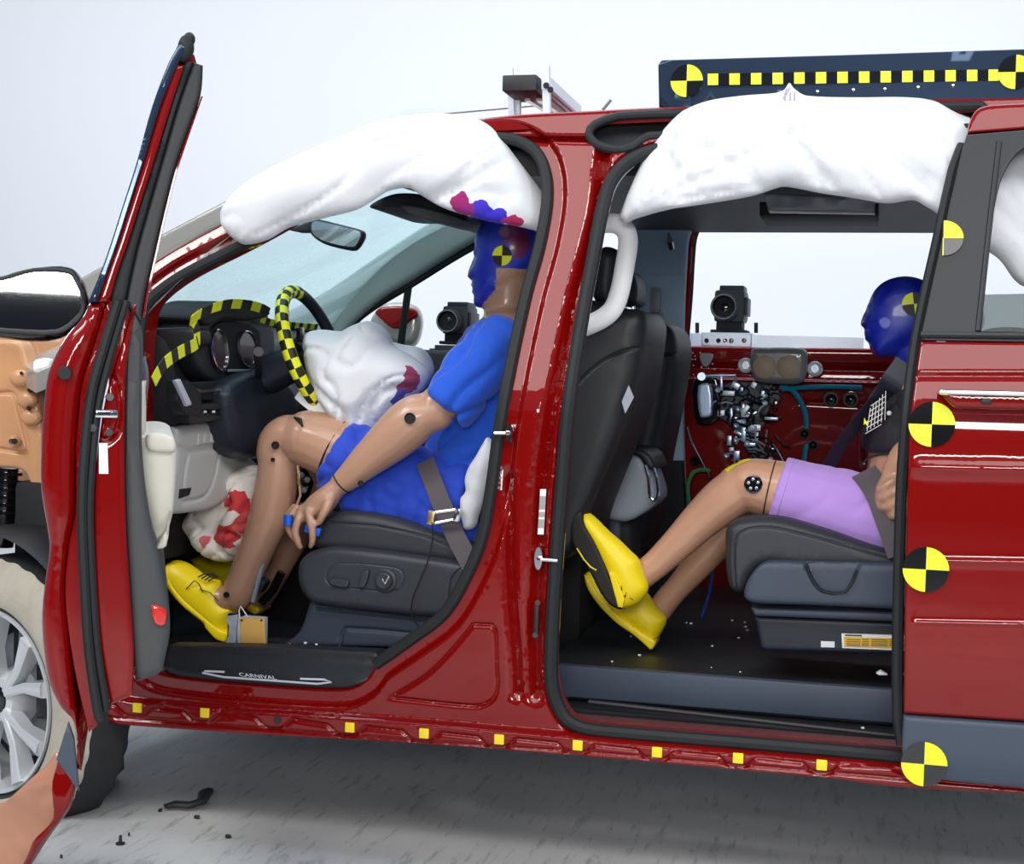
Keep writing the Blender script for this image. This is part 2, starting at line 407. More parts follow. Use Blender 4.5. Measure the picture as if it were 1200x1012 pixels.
mk('floor', box((0, -.5, -.05), (16, 19, .1), bev=0), 'concrete', kind='structure', smooth=0)
# coved white backdrop wall
prof = [(7.0, 5.5), (7.0, 1.2)]+[(7.0-.9*(1-math.cos(a)), 1.2-1.16*math.sin(a)) for a in np.linspace(.2, math.pi/2, 8)]
rings = [[(x, y, z) for y, z in prof]+[(x, y+.08, z-.02 if z < 1.2 else z) for y, z in prof[::-1]] for x in (-7.5, 7.5)]
mk('wall_back', loft(rings), 'studio_wall', kind='structure')
mat('unseen_wall_dark', (.035, .036, .04), .9)
mk('unseen_dark_wall', box((0, -9.2, 1.25), (16, .1, 2.5), bev=0), 'unseen_wall_dark', kind='structure', smooth=0)  # unseen dark wall behind the camera, added to darken mirror and paint reflections
# ---------------------------------------------------------------- minivan
van = thing('minivan', (0, .95, 0), 'dark red minivan with its driver door swung open and curtain airbags hanging from the roof', 'car')
A_line = [(120, 813), (159, 819), (265, 829), (400, 837), (480, 843), (560, 850), (700, 862), (880, 878), (1055, 893), (1260, 909)]
body_o = cr([(128, 390, 'c'), (150, 342), (179, 308), (263, 260), (360, 207), (470, 160), (575, 137), (700, 129), (770, 125.5), (1000, 118), (1255, 110, 'c'), (1262, 930, 'c'), (1060, 920), (960, 908), (700, 885), (480, 868), (300, 858), (145, 847, 'c'), (120, 840, 'c')], True, 5)
front_h = cr([(166, 372), (178, 349), (215, 322), (288, 285), (400, 224), (500, 180), (560, 164), (600, 163), (628, 178), (640, 205), (641, 240), (632, 290), (617, 344), (599, 427), (585, 504), (577, 564), (567, 622), (553, 662), (522, 717), (480, 750), (440, 778), (425, 797), (400, 808), (300, 803), (203, 793), (172, 782), (160, 740), (160, 600), (160, 450)], True, 5)
rear_h = cr([(745, 184), (718, 209), (706, 245), (696, 297), (681, 378), (667, 470), (659, 560), (653, 640), (648, 720), (646, 790), (652, 822), (668, 846), (700, 856), (880, 871), (1055, 886), (1120, 890), (1150, 870), (1150, 500), (1150, 400), (1180, 392), (1245, 390), (1252, 300), (1245, 175), (1180, 163), (1000, 162), (860, 168), (790, 172)], True, 5)
slot_h = cr([(690, 158), (697, 146), (726, 136), (800, 133), (1000, 128), (1150, 124), (1160, 140), (1150, 150), (1000, 152), (860, 156), (760, 160), (742, 172), (722, 176), (700, 170)], True, 4)
cz = lambda L, off=0: XZ(L, skin, off=off)
front_c, rear_c, slot_c, body_c = cz(front_h), cz(rear_h), cz(slot_h), cz(body_o)
mk_px = [(161, 829), (240, 835), (325, 843), (410, 852), (497, 859), (585, 866), (677, 873), (770, 881), (865, 888), (963, 896)]
wav = [(125, 823)]
for i, (x, y) in enumerate(mk_px):
    wav += [(x-22, y-5), (x-12, y+5), (x-6, y+8), (x+6, y+8.5), (x+12, y+6), (x+22, y-3)]
wav += [(1045, 895), (1060, 905)]
wav2 = [(125, 838), (300, 850), (497, 866), (700, 879), (963, 901), (1260, 926)]
tri = cr([(554, 731, 'c'), (577, 732, 'c'), (581, 740), (582, 780), (583, 805), (576, 820), (556, 827), (457, 817, 'c'), (500, 790), (530, 760), (554, 731, 'c')], False, 5)
gv1 = cr([(706, 178), (700, 238), (686, 297), (671, 356), (656, 430), (646, 480), (637, 540), (632, 600), (630, 660), (626, 740), (628, 812)], False, 4)
gv2 = cr([(596, 560), (597, 640), (599, 700), (604, 760), (606, 812)], False, 3)
roofl = cr([(560, 161), (640, 162), (690, 163)], False, 3)
rock = A_line+[(1262, 960), (100, 880)]
fr_ring = np.array(front_c); rr_ring = np.array(rear_c)
ledge = cz([(607, 822), (588, 838), (560, 843), (420, 833), (300, 822), (182, 806), (165, 812), (159, 819)]+A_line[2:6]+[(600, 853), (612, 838)])
def bodyh(x, z, d): return 0
def flange(V):
    return 0
_fd = {}
def body_base(x, z): return skin(z)
steps = [(cz(rock), -.022, .014)]
grooves = [(cz(wav), .0045, .006), (cz(wav2), .004, .005), (cz(tri), .004, .006), (cz(gv1), .014, .030), (cz(gv2), .011, .02), (cz(roofl), .006, .02)]
# the recessed landing round each door opening
def grow(loop, w):
    L = resamp(loop, .02); t = np.roll(L, -1, axis=0)-np.roll(L, 1, axis=0); t /= np.linalg.norm(t, axis=1)[:, None]; n = np.stack([t[:, 1], -t[:, 0]], 1)
    a = ((L[:, 0]*np.roll(L[:, 1], -1))-(np.roll(L[:, 0], -1)*L[:, 1])).sum()
    return L+n*w*(1 if a > 0 else -1)
steps += [(grow(front_c, .040), .020, .016), (grow(rear_c, .018), .016, .012)]
g = relief(body_c, [front_c, rear_c, slot_c], body_base, T=.085, r=.006, g=.014, grooves=grooves, steps=steps)
mk('body_side', g, 'red_paint', van, smooth=40)
# black rubber seals, following each opening
def seal(loop_px, w, name, off=.0, closed=True, n=3):
    P = [K(x, y, off) for x, y in loop_px]
    P = resamp([tuple(p) for p in P], .012, closed)
    return tube(P, w, 10, closed=closed)
fs_ = [(440, 778), (480, 750), (522, 717), (553, 662), (567, 622), (577, 564), (585, 504), (599, 427), (617, 344), (632, 290), (641, 240), (640, 205), (628, 178), (600, 163), (560, 164), (500, 180), (400, 224), (288, 285), (215, 322), (178, 349), (166, 372), (160, 450), (160, 600), (160, 740), (166, 775)]
mk('door_seal', seal(cr(fs_, False, 4), .0145, 's', .018, False), 'black_rubber', van)
mk('door_seal', seal([(x, y) for x, y in cr([(p[0], p[1]) for p in rear_h[::3]], True, 3)], .0165, 's', .010), 'black_rubber', van)
mk('sliding_door_track', [seal(slot_h[::2], .011, 's', .004), relief(slot_c, (), lambda x, z: skin(z)+.05, T=.03, r=.001)], 'black_rubber', van)
# ---------------------------------------------------------------- rocker markers, labels, strikers
for i, (x, y) in enumerate(mk_px):
    if i == 2:
        mk('rocker_hole', cyl(K(x, y, -.027), K(x, y, -.019), .009), 'black_matte', van); continue
    p = K(x, y, -.024); q = [box(p, (.023, .006, .023), bev=.0025)]
    mk('marker_square', q, 'yellow_square', van, label='small yellow square marker stuck on the rocker')
def flat_label(name, px, off, m, parent, fn=skin, lines=0, ink='ink_grey', T=.0012, label=None):
    c = XZ(px, fn, off=off); g = [relief(c, (), lambda x, z: fn(z)+off, T=T, r=.0003, g=.02)]
    if lines:
        a, b, c2, d = [np.array(v) for v in c[:4]]
        for k in range(lines):
            t = (k+.5)/lines
            for s0, s1 in ((.15, .45), (.5, .62), (.66, .86)):
                p = a+(b-a)*t; q = d+(c2-d)*t
                u0 = p+(q-p)*s0; u1 = p+(q-p)*s1; w = (b-a)/lines*.28
                g.append(quad([(e[0], fn(e[1])+off-.0006, e[1]) for e in (u0-w, u0+w, u1+w, u1-w)], 1))
    return mk(name, g, [m, ink], parent, smooth=0, label=label)
flat_label('door_jamb_label', [(590, 545), (588, 574), (579, 574), (581, 545)], .02, 'white_print', van, lines=5)
flat_label('door_jamb_label', [(633, 573), (640, 573), (637, 626), (630, 626)], .010, 'white_print', van, lines=8)
def striker(px, py, w, h, d, name):
    a = K(px, py, .004)
    g = [cyl(a+Vector((0, -.002, 0)), a+Vector((0, .012, 0)), h, n=16)]
    g[0] = (g[0][0], g[0][1], 0); v = g[0][0]; v[:, 0] = (v[:, 0]-a.x)*.35+a.x
    g.append(tube([a+Vector((0, -.004, 0)), a+Vector((w*.2, -.014, .0)), a+Vector((w, -.012, -.001)), a+Vector((w, .004, 0))], .0045, 8))
    mk(name, g, 'chrome', van)
striker(631, 654, .045, .026, 0, 'door_striker')
striker(597, 507, -.030, .022, 0, 'door_striker')
sl = [(627, 702), (630, 715), (633, 728), (630, 748)]
mk('hinge_slot', [box(K(629, 725, .0), (.010, .012, .07), bev=.003)]+[cyl(K(x, y, -.008), K(x, y, .0), .006) for x, y in ((630, 706), (627, 744))], 'black_plastic', van)
# ---------------------------------------------------------------- sliding rear door, slid back over the body side
so = -.085
sdoor = mk('sliding_door', relief(XZ(cr([(1079, 400, 'c'), (1071, 456), (1066, 500), (1062, 643), (1060, 743), (1059, 838, 'c'), (1262, 851, 'c'), (1262, 402, 'c')], True, 5), skin, off=so), (),
    lambda x, z: skin(z)*.9+so, T=.06, r=.006, g=.016,
    hfun=lambda x, z, d: .018*ss((.56-z)/.22),
    grooves=[(XZ([(1068, 441), (1262, 441)], skin, off=so), .006, .006), (XZ([(1078, 547), (1262, 551)], skin, off=so), .014, -.007), (XZ([(1100, 657), (1262, 660)], skin, off=so), .007, -.003), (XZ([(1075, 729), (1262, 733)], skin, off=so), .005, -.0022)]), 'red_paint', van)
mk('door_header', relief(XZ(cr([(1134, 156, 'c'), (1137, 140), (1146, 127), (1165, 122), (1262, 118, 'c'), (1262, 146, 'c')], True, 4), skin, off=so), (), lambda x, z: skin(z)+so, T=.05, r=.006), 'red_paint', sdoor)
fr_o = cr([(1133, 158, 'c'), (1127, 178), (1100, 296), (1080, 388), (1079, 399, 'c'), (1262, 402, 'c'), (1262, 147, 'c')], True, 4)
fr_h = cr([(1262, 166, 'c'), (1215, 168), (1190, 182), (1172, 215), (1160, 280), (1150, 388, 'c'), (1262, 390, 'c')], True, 4)
mk('window_frame', [relief(XZ(fr_o, skin, off=so), [XZ(fr_h, skin, off=so)], lambda x, z: skin(z)+so-.004, T=.04, r=.004),
    tube(resamp([tuple(K(x, y, so-.004)) for x, y in cr([(1171, 166), (1160, 260), (1146, 388)], False, 6)], .02, False), .006, 8),
    tube([K(1079, 392, so-.006), K(1262, 394, so-.006)], .007, 8)], 'grey_trim' if False else 'black_plastic', sdoor)
def glass_mat(name, tint, alpha=.85, dirt=0, base=.3, stretch=(2, 30, 30), rot=0, crack=(.85, .95, .95)):
    m = bpy.data.materials.new(name); m.use_nodes = True; nt = m.node_tree; nt.nodes.clear(); N = nt.nodes.new
    out = N('ShaderNodeOutputMaterial'); tr = N('ShaderNodeBsdfTransparent'); tr.inputs[0].default_value = (*tint, 1); gl = N('ShaderNodeBsdfGlossy'); gl.inputs['Roughness'].default_value = .03
    lw = N('ShaderNodeLayerWeight'); pw = N('ShaderNodeMath'); pw.operation = 'POWER'; pw.inputs[1].default_value = 4; nt.links.new(lw.outputs['Facing'], pw.inputs[0]); fr = N('ShaderNodeMath'); fr.operation = 'MULTIPLY_ADD'; fr.inputs[1].default_value = .45; fr.inputs[2].default_value = .03; nt.links.new(pw.outputs[0], fr.inputs[0]); m1 = N('ShaderNodeMixShader'); nt.links.new(fr.outputs[0], m1.inputs[0]); nt.links.new(tr.outputs[0], m1.inputs[1]); nt.links.new(gl.outputs[0], m1.inputs[2]); last = m1
    if dirt:
        df = N('ShaderNodeBsdfDiffuse'); df.inputs[0].default_value = (*crack, 1); tl = N('ShaderNodeBsdfTranslucent'); tl.inputs[0].default_value = (*crack, 1)
        ad = N('ShaderNodeMixShader'); ad.inputs[0].default_value = .5; nt.links.new(df.outputs[0], ad.inputs[1]); nt.links.new(tl.outputs[0], ad.inputs[2])
        tc = N('ShaderNodeTexCoord'); mp = N('ShaderNodeMapping'); mp.inputs['Rotation'].default_value = (0, rot, 0); nt.links.new(tc.outputs['Object'], mp.inputs[0])
        mp2 = N('ShaderNodeMapping'); mp2.inputs['Scale'].default_value = stretch; nt.links.new(mp.outputs[0], mp2.inputs[0])
        n = N('ShaderNodeTexNoise'); n.inputs['Scale'].default_value = 1.0; n.inputs['Detail'].default_value = 6; nt.links.new(mp2.outputs[0], n.inputs['Vector'])
        rp = N('ShaderNodeValToRGB'); rp.color_ramp.elements[0].position = .47; rp.color_ramp.elements[0].color = (base, base, base, 1); rp.color_ramp.elements[1].position = .60; rp.color_ramp.elements[1].color = (dirt, dirt, dirt, 1); nt.links.new(n.outputs[0], rp.inputs[0])
        vo = N('ShaderNodeTexVoronoi'); vo.feature = 'DISTANCE_TO_EDGE'; vo.inputs['Scale'].default_value = 1.0; nt.links.new(mp2.outputs[0], vo.inputs['Vector'])
        r2 = N('ShaderNodeValToRGB'); r2.color_ramp.elements[0].position = .0; r2.color_ramp.elements[0].color = (.35, .35, .35, 1); r2.color_ramp.elements[1].position = .035; r2.color_ramp.elements[1].color = (0, 0, 0, 1); nt.links.new(vo.outputs[0], r2.inputs[0])
        mxx = N('ShaderNodeMath'); mxx.operation = 'MAXIMUM'; nt.links.new(rp.outputs[0], mxx.inputs[0]); nt.links.new(r2.outputs[0], mxx.inputs[1])
        m2 = N('ShaderNodeMixShader'); nt.links.new(mxx.outputs[0], m2.inputs[0]); nt.links.new(m1.outputs[0], m2.inputs[1]); nt.links.new(ad.outputs[0], m2.inputs[2]); last = m2
    nt.links.new(last.outputs[0], out.inputs[0]); MATS[name] = m
glass_mat('side_glass', (.80, .86, .84)); glass_mat('low_glass', (.42, .47, .47))
glass_mat('cracked_glass', (.74, .95, .94), dirt=.6, base=.22, stretch=(2.0, 1.2, 34), rot=.55, crack=(.80, .94, .94))
# the lowered pane still stands up a little above the belt line
mk('window_pane', relief(XZ([(1150, 345), (1262, 343), (1262, 392), (1147, 390)], skin, off=so+.02), (), lambda x, z: skin(z)+so+.02, T=.004, r=0, g=.05), 'low_glass', sdoor)
P = resamp([tuple(K(x, y, so+.03)) for x, y in cr([(1128, 170), (1117, 200), (1098, 285), (1076, 385), (1064, 470), (1057, 560), (1054, 643), (1052, 743), (1052, 835), (1057, 872)], False, 5)], .02, False)
mk('edge_seal', tube(P, .012, 8), 'black_rubber', sdoor)
mk('lower_cladding', relief(XZ(cr([(1059, 839, 'c'), (1057, 875), (1062, 902), (1075, 912), (1262, 931, 'c'), (1262, 853, 'c')], True, 4), skin, off=so), (), lambda x, z: so-.004, T=.06, r=.006,
    hfun=lambda x, z, d: .02*ss((.36-z)/.1)), 'navy_plastic', sdoor)
hd = mk('door_handle', relief(XZ(cr([(1100, 457, 'c'), (1262, 460, 'c'), (1262, 481, 'c'), (1122, 478), (1112, 472)], True, 3), None, Y=so-.035), (), so-.035, T=.04, r=.010, g=.012), 'red_paint', sdoor)
mk('handle_trim', [tube([U(1102, 459, so-.032), U(1108, 459.5, so-.040), U(1262, 463, so-.040)], .0055, 8), ], 'chrome', hd)
mk('key_cap', box(U(1156, 470, so-.037), (.020, .008, .012), bev=.004), 'black_plastic', hd)
def target(name, c, rad, parent, nrm=(0, -1, 0), up=(0, 0, 1), flip=0, label=None, clip=None, T=.0015, curve=None, black='black_gloss'):
    """round marker of four quarters, yellow and black"""
    nrm = np.array(nrm, float); nrm /= np.linalg.norm(nrm); up = np.array(up, float); rt = np.cross(up, -nrm)*-1.0; rt /= np.linalg.norm(rt); up = np.cross(nrm, rt)
    gs = []; c = np.array(c)
    for q in range(4):
        n = 8; V = []; 
        pts = [(0, 0)]+[(math.cos(math.pi/2*(q+k/n)), math.sin(math.pi/2*(q+k/n))) for k in range(n+1)]
        if clip is not None: pts = [(max(a, clip), b) for a, b in pts]
        for h in (T, 0):
            for a, b in pts:
                p = c+rt*a*rad+up*b*rad+nrm*h
                if curve is not None: p = p-nrm*curve*(a*a+b*b)*rad*rad
                V.append(p)
        m = len(pts); Fc = [list(range(m)), list(range(m, 2*m))[::-1]]+[[i, (i+1) % m, (i+1) % m+m, i+m] for i in range(m)]
        gs.append((np.array(V), Fc, (q+flip+1) % 2))
    return mk(name, gs, ['yellow_tape', black], parent, smooth=0, label=label)
for (x, y, fl) in ((1092, 497, 1), (1085, 667, 1), (1083, 895, 1)):
    p = K(x, y, so-.0); p.y = {497: -.088, 667: -.0895, 895: -.0905}[y]; p = U(x, y, p.y); target('round_target', p, .046, sdoor, flip=fl)
p = K(1106, 279, so-.006); target('round_target', p, .040, sdoor, nrm=(0, -1, .33), flip=1, clip=-.05)
# ---------------------------------------------------------------- roof, headliner, windshield
X0 = K(575, 137).x
near = [K(x, y) for x, y in ((470, 160), (575, 137), (700, 129), (770, 125.5), (1000, 118), (1255, 110))]
rings = []
for p in near:
    ring = []
    yf = fskin(p.z)
    for k in range(13):
        t = k/12; y = p.y+(yf-p.y)*t; ring.append((p.x-.05*math.sin(math.pi*t), y, p.z-.004+.055*math.sin(math.pi*t)))
    ring += [(a, b, c-.03) for a, b, c in ring[::-1]]
    rings.append(ring)
mk('roof', loft(rings), 'red_paint', van)
zh = FK(950, 250).z
xa = U(430, 235, .5).x
hl = []
for X in (xa, xa+.3, 1.0, 1.95):
    hl.append([(X, .33+.0, 1.60), (X, .55, 1.625), (X, 1.0, 1.64), (X, 1.5, 1.63), (X, fskin(1.63)-.03, 1.60), (X, fskin(1.63)-.03, 1.665), (X, 1.0, 1.70), (X, .33, 1.665)])
mk('headliner', loft(hl), 'grey_trim', van)
# windshield
nb = K(150, 392, .02); nt_ = K(455, 172, .02); fb = FK(395, 392, -.02); ft = FK(575, 250, -.02)
W = []
NU, NV = 28, 18
for i in range(NU+1):
    s = i/NU; row = []
    for j in range(NV+1):
        t = j/NV; p = nb.lerp(nt_, t).lerp(fb.lerp(ft, t), s); b = 4*s*(1-s); b = b**.8
        p = p+Vector((-.30*b*(1-.35*t), 0, .05*b)); p += Vector((-.02, 0, .05))*math.sin(math.pi*t); row.append(p)
    W.append(row)
V = [tuple(p) for r in W for p in r]; Fc = [[i*(NV+1)+j, (i+1)*(NV+1)+j, (i+1)*(NV+1)+j+1, i*(NV+1)+j+1] for i in range(NU) for j in range(NV)]
mk('windshield', (np.array(V), Fc, 0), 'cracked_glass', van)
mk('windshield_border', [tube([W[i][0] for i in range(NU+1)], .018, 8, flat=.4)], 'black_rubber', van)
mk('cowl', loft([[tuple(W[i][0]+Vector((-.25, 0, -.10))), tuple(W[i][0]+Vector((0, 0, .0))), tuple(W[i][0]+Vector((0, 0, -.05))), tuple(W[i][0]+Vector((-.25, 0, -.15)))] for i in range(NU+1)]), 'silver_outside', van)
# ---------------------------------------------------------------- far side of the cabin
fo = -.05
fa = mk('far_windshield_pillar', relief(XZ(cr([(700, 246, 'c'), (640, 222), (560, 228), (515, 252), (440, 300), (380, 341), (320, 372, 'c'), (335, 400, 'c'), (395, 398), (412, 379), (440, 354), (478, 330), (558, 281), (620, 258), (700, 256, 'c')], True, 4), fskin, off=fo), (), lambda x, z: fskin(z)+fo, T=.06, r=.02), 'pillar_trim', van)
fdx = mk('far_front_door', relief(XZ(cr([(330, 410, 'c'), (420, 408), (600, 412), (760, 415, 'c'), (760, 700, 'c'), (300, 700, 'c')], True, 3), fskin, off=fo), (), lambda x, z: 1.86, T=.07, r=.01), 'black_plastic', van)
mk('window_frame', [tube(resamp([tuple(FK(x, y, -.01)) for x, y in cr([(400, 405), (415, 378), (440, 358), (480, 334), (560, 286), (640, 254), (730, 258), (744, 276), (746, 330), (742, 412)], False, 5)], .03, False), .014, 8),
    tube([FK(479, 334, -.01), FK(470, 400, -.01), FK(468, 412, -.01)], .014, 8)], 'black_rubber', fdx)
B = cr([(720, 246, 'c'), (729, 256), (743, 274), (746, 294), (741, 322), (742, 352), (750, 372), (746, 420), (742, 560), (742, 700, 'c'), (815, 700, 'c'), (803, 560), (801, 384), (805, 294), (808, 274), (822, 254), (840, 246, 'c')], True, 4)
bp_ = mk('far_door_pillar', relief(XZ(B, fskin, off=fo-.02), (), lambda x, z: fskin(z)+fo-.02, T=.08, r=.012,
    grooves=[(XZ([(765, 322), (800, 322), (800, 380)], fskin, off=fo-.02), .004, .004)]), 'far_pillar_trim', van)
# belt guide and hook on the pillar
mk('belt_guide', [tube([FK(783, 273, fo-.03), FK(785, 284, fo-.04), FK(787, 292, fo-.03)], [.003, .012, .010], 8, flat=.5)], 'chrome', bp_)
mk('belt_buckle', [box(FK(768, 352, fo-.04), (.035, .02, .085), bev=.006), box(FK(767, 372, fo-.05), (.06, .02, .03), bev=.005)], 'cable_grey', bp_)
mk('hook', tube([FK(789, 252, fo-.03), FK(790, 262, fo-.04), FK(797, 258, fo-.045)], .003, 6), 'chrome', bp_)
mk('far_roof_trim', relief(XZ(cr([(700, 218, 'c'), (1262, 205, 'c'), (1262, 252, 'c'), (845, 250), (720, 252, 'c')], True, 3), fskin, off=fo), (), lambda x, z: fskin(z)+fo, T=.05, r=.01), 'grey_trim', van)
fs = mk('far_sliding_door', relief(XZ([(796, 405), (900, 407), (1100, 409), (1262, 410), (1262, 700), (800, 700)], fskin, off=0), (), lambda x, z: 1.88, T=.05, r=.01, g=.03,
    grooves=[(XZ([(805, 428), (1262, 436)], None, Y=1.88), .01, .012), (XZ([(805, 444), (1262, 454)], None, Y=1.88), .006, -.012), (XZ([(935, 470), (1010, 474), (1010, 540)], None, Y=1.88), .006, .008)]), 'red_paint', van)
mk('window_frame', [tube(resamp([tuple(FK(x, y, .0)) for x, y in cr([(1262, 254), (1000, 253), (840, 253), (824, 258), (814, 276), (811, 300), (808, 350), (803, 408)], False, 5)], .03, False), .012, 8)], 'black_rubber', fs)
# opening edge strip behind the pillar
mk('door_edge', tube(resamp([tuple(FK(x, y, -.02)) for x, y in cr([(830, 250), (816, 262), (809, 285), (806, 330), (801, 405), (798, 560)], False, 5)], .03, False), .014, 8), 'red_paint', fs)
# ---------------------------------------------------------------- floor of the cabin and steps
zf = .398; zff = .355; XM = .02
mat('cabin_floor', s2l(30, 32, 34), .45, bump=.5, bscale=8, bstretch=(1.2, 14, 1), bdist=.006)
XL = K(163, 600).x-.3; XR = 1.85
mk('cabin_floor', [box(((XM+XR)/2, 1.05, zf-.04), (XR-XM, 1.64, .08), bev=.004), box(((XM+XL)/2, 1.0, zff-.02), (XM-XL, 1.75, .04), bev=.004)], 'cabin_floor', van)
mk('centre_tunnel', box((-.5, 1.0, .50), (1.0, .24, .34), bev=.04), 'black_matte', van)
mk('rear_step', [box(((XR+K(652, 800).x-.05)/2, .21, U(850, 812, .2).z), (XR-K(652, 800).x+.05, .03, U(850, 790, .2).z-U(850, 828, .2).z), bev=.006)], 'navy_plastic', van)
zs = U(850, 845, .15).z
mk('lower_track', [box(((XR+.1)/2, .20, zs-.0), (XR-.1, .14, .012), bev=.003), tube([U(690, 822, .12), U(1050, 862, .10)], .006, 8)], 'black_plastic', van)
mk('step_riser', relief(XZ([(655, 812), (1060, 836), (1060, 880), (655, 850)], None, Y=.24), (), .245, T=.02, r=.002), 'red_paint', van)
# front scuff plate: a curved step in the front door opening
mk('scuff_plate', relief(XZ(cr([(182, 762, 'c'), (190, 785), (208, 794), (300, 803), (400, 808), (425, 800), (437, 783), (430, 770, 'c'), (300, 764)], True, 4), skin, off=.0), (), .010, T=.11, r=.008,
    hfun=lambda x, z, d: .05*ss((z-U(300, 788, .03).z)/.04)), 'black_plastic', van)
pl = cr([(238, 786), (262, 785), (395, 795), (402, 799), (385, 803), (262, 795), (238, 789)], True, 4)
mk('scuff_plate_trim', [tube([U(x, y, .005) for x, y in [(263, 787), (240, 786), (237, 788), (262, 793), (372, 801), (388, 799), (380, 796), (352, 795)]], .0026, 6)], 'aluminium', van)
o = bpy.data.curves.new('scuff', 'FONT'); o.body = 'CARNIVAL'; o.size = .020; o.extrude = .0005
oo = bpy.data.objects.new('scuff_lettering', o); C.objects.link(oo); p = U(281, 792.0, .003)
TM = Matrix(((1, -.35, 0, p.x), (0, 0, -1, p.y), (-.012, .6, 0, p.z), (0, 0, 0, 1)))
dg = bpy.context.evaluated_depsgraph_get(); me = bpy.data.meshes.new_from_object(oo.evaluated_get(dg)); bpy.data.objects.remove(oo)
me.transform(TM); me.materials.clear(); me.materials.append(MATS['aluminium']); oo = bpy.data.objects.new('scuff_lettering', me); C.objects.link(oo); par(oo, van)
# ---------------------------------------------------------------- curtain airbags
def cloth_mat(name, col, blot=None):
    m = mat(name, col, .85, bump=.12, bscale=9, sheen=.1, bdist=.01); nt = m.node_tree; b = nt.nodes['Principled BSDF']
    if blot:
        tc = nt.nodes.new('ShaderNodeTexCoord'); last = None
        for (c, rad, cl) in blot:
            vm = nt.nodes.new('ShaderNodeVectorMath'); vm.operation = 'DISTANCE'; vm.inputs[1].default_value = tuple(c); nn = nt.nodes.new('ShaderNodeTexNoise'); nn.inputs['Scale'].default_value = 26
            nt.links.new(tc.outputs['Object'], nn.inputs['Vector']); nt.links.new(tc.outputs['Object'], vm.inputs[0])
            ma = nt.nodes.new('ShaderNodeMath'); ma.operation = 'MULTIPLY_ADD'; ma.inputs[1].default_value = -rad*1.3; nt.links.new(nn.outputs[0], ma.inputs[0]); ma.inputs[2].default_value = 1.7*rad
            lt = nt.nodes.new('ShaderNodeMath'); lt.operation = 'LESS_THAN'; nt.links.new(vm.outputs['Value'], lt.inputs[0]); nt.links.new(ma.outputs[0], lt.inputs[1])
            mx = nt.nodes.new('ShaderNodeMix'); mx.data_type = 'RGBA'; nt.links.new(lt.outputs[0], mx.inputs[0]); mx.inputs[6].default_value = (*col, 1); mx.inputs[7].default_value = (*cl, 1)
            if last: nt.links.new(last, mx.inputs[6])
            last = mx.outputs[2]
        nt.links.new(last, b.inputs['Base Color'])
    return m
WHT = s2l(216, 219, 224)
ba = U(552, 240, .14); bb = U(585, 253, .14)
cloth_mat('airbag_front', WHT, [(U(604, 263, .15), .026, s2l(180, 30, 90)), (U(543, 238, .13), .026, s2l(150, 20, 100)), (U(583, 256, .14), .024, s2l(50, 40, 190)), (U(562, 247, .13), .026, s2l(60, 40, 190)), (U(592, 261, .15), .012, s2l(180, 40, 120)), (U(572, 251, .14), .020, s2l(50, 36, 190)), (U(552, 243, .13), .018, s2l(140, 24, 120))])
cloth_mat('airbag_white', WHT)
fb_o = cr([(262, 264), (262, 248), (275, 228), (300, 207), (345, 184), (400, 160), (440, 143), (500, 132), (550, 136), (574, 148), (600, 183), (626, 222), (640, 246), (640, 270), (628, 268), (600, 262), (570, 258), (546, 252), (516, 242), (492, 228), (478, 220), (455, 224), (439, 234), (418, 246), (380, 256), (340, 267), (316, 281), (290, 287), (275, 280)], True, 4)
def bagbase(L):
    xs = [U(x, 200, .1).x for x, _ in L]; ys = [v for _, v in L]
    return lambda x, z: skin(z)+float(np.interp(x, xs, ys))
f1 = bagbase([(260, -.03), (450, -.02), (560, .0), (600, .05), (640, .12)])
def wr1(x, z):
    u = x*.86+z*.50; v = -x*.50+z*.86
    return .022*nz(u*2.0, 0, v*9.0)+.018*crease(nz(u*1.6+4, 2, v*6+.8*u))+.010*crease(nz(u*3+1, 6, v*9))-.008
mk('curtain_airbag', relief(XZ(fb_o, skin, off=-.02), (), f1, pillow=(.06, .06, .15), g=.012, wr=wr1), 'airbag_front', van, smooth=80)
rb_o = cr([(718, 252), (722, 238), (737, 205), (752, 178), (775, 150), (800, 130), (830, 118), (870, 112), (908, 109), (919, 105), (925, 97), (931, 104), (945, 112), (1000, 114), (1060, 113), (1100, 117), (1125, 128), (1160, 136), (1262, 150, 'c'), (1262, 350, 'c'), (1200, 330), (1175, 300), (1150, 285), (1120, 275), (1103, 252), (1085, 241), (1070, 234), (1040, 238), (1000, 232), (960, 226), (930, 220), (915, 219), (880, 230), (820, 240), (770, 247), (740, 253), (727, 257)], True, 4)
f2 = bagbase([(700, .09), (740, .04), (790, -.02), (1000, -.02), (1080, -.01), (1120, .02), (1170, .07), (1262, .09)])
def wr2(x, z):
    a = U(725, 250, .1); dx, dz = x-a.x, z-a.z; th = math.atan2(dz, dx); rr = math.hypot(dx, dz)
    fan = .012*nz(th*5, rr*.7, 1)*min(1, rr*4)*max(0, 1-rr*1.4)
    u = x*.72-z*.69; v = x*.69+z*.72
    c = U(1010, 160, .1); g_ = (x-c.x)*.62+(z-c.z)*.78; l_ = (x-c.x)*.78-(z-c.z)*.62
    seam = .022*crease(g_*1.0, 26)*ss((l_+.05)/.06)*ss((.22-l_)/.06)
    return 1.8*fan+seam+.012*crease(nz(th*3+2, rr*.6, 4), 7)*max(0, 1-rr)*min(1, rr*5)+.020*nz(u*1.5, 3, v*6)+.014*crease(nz(u*1.1, 7, v*5), 8)+.008*crease(nz(u*2.5, 9, v*8), 7)-.008
mk('curtain_airbag', relief(XZ(rb_o, skin, off=-.02), (), f2, pillow=(.06, .07, .17), g=.013, wr=wr2), 'airbag_white', van, smooth=80)
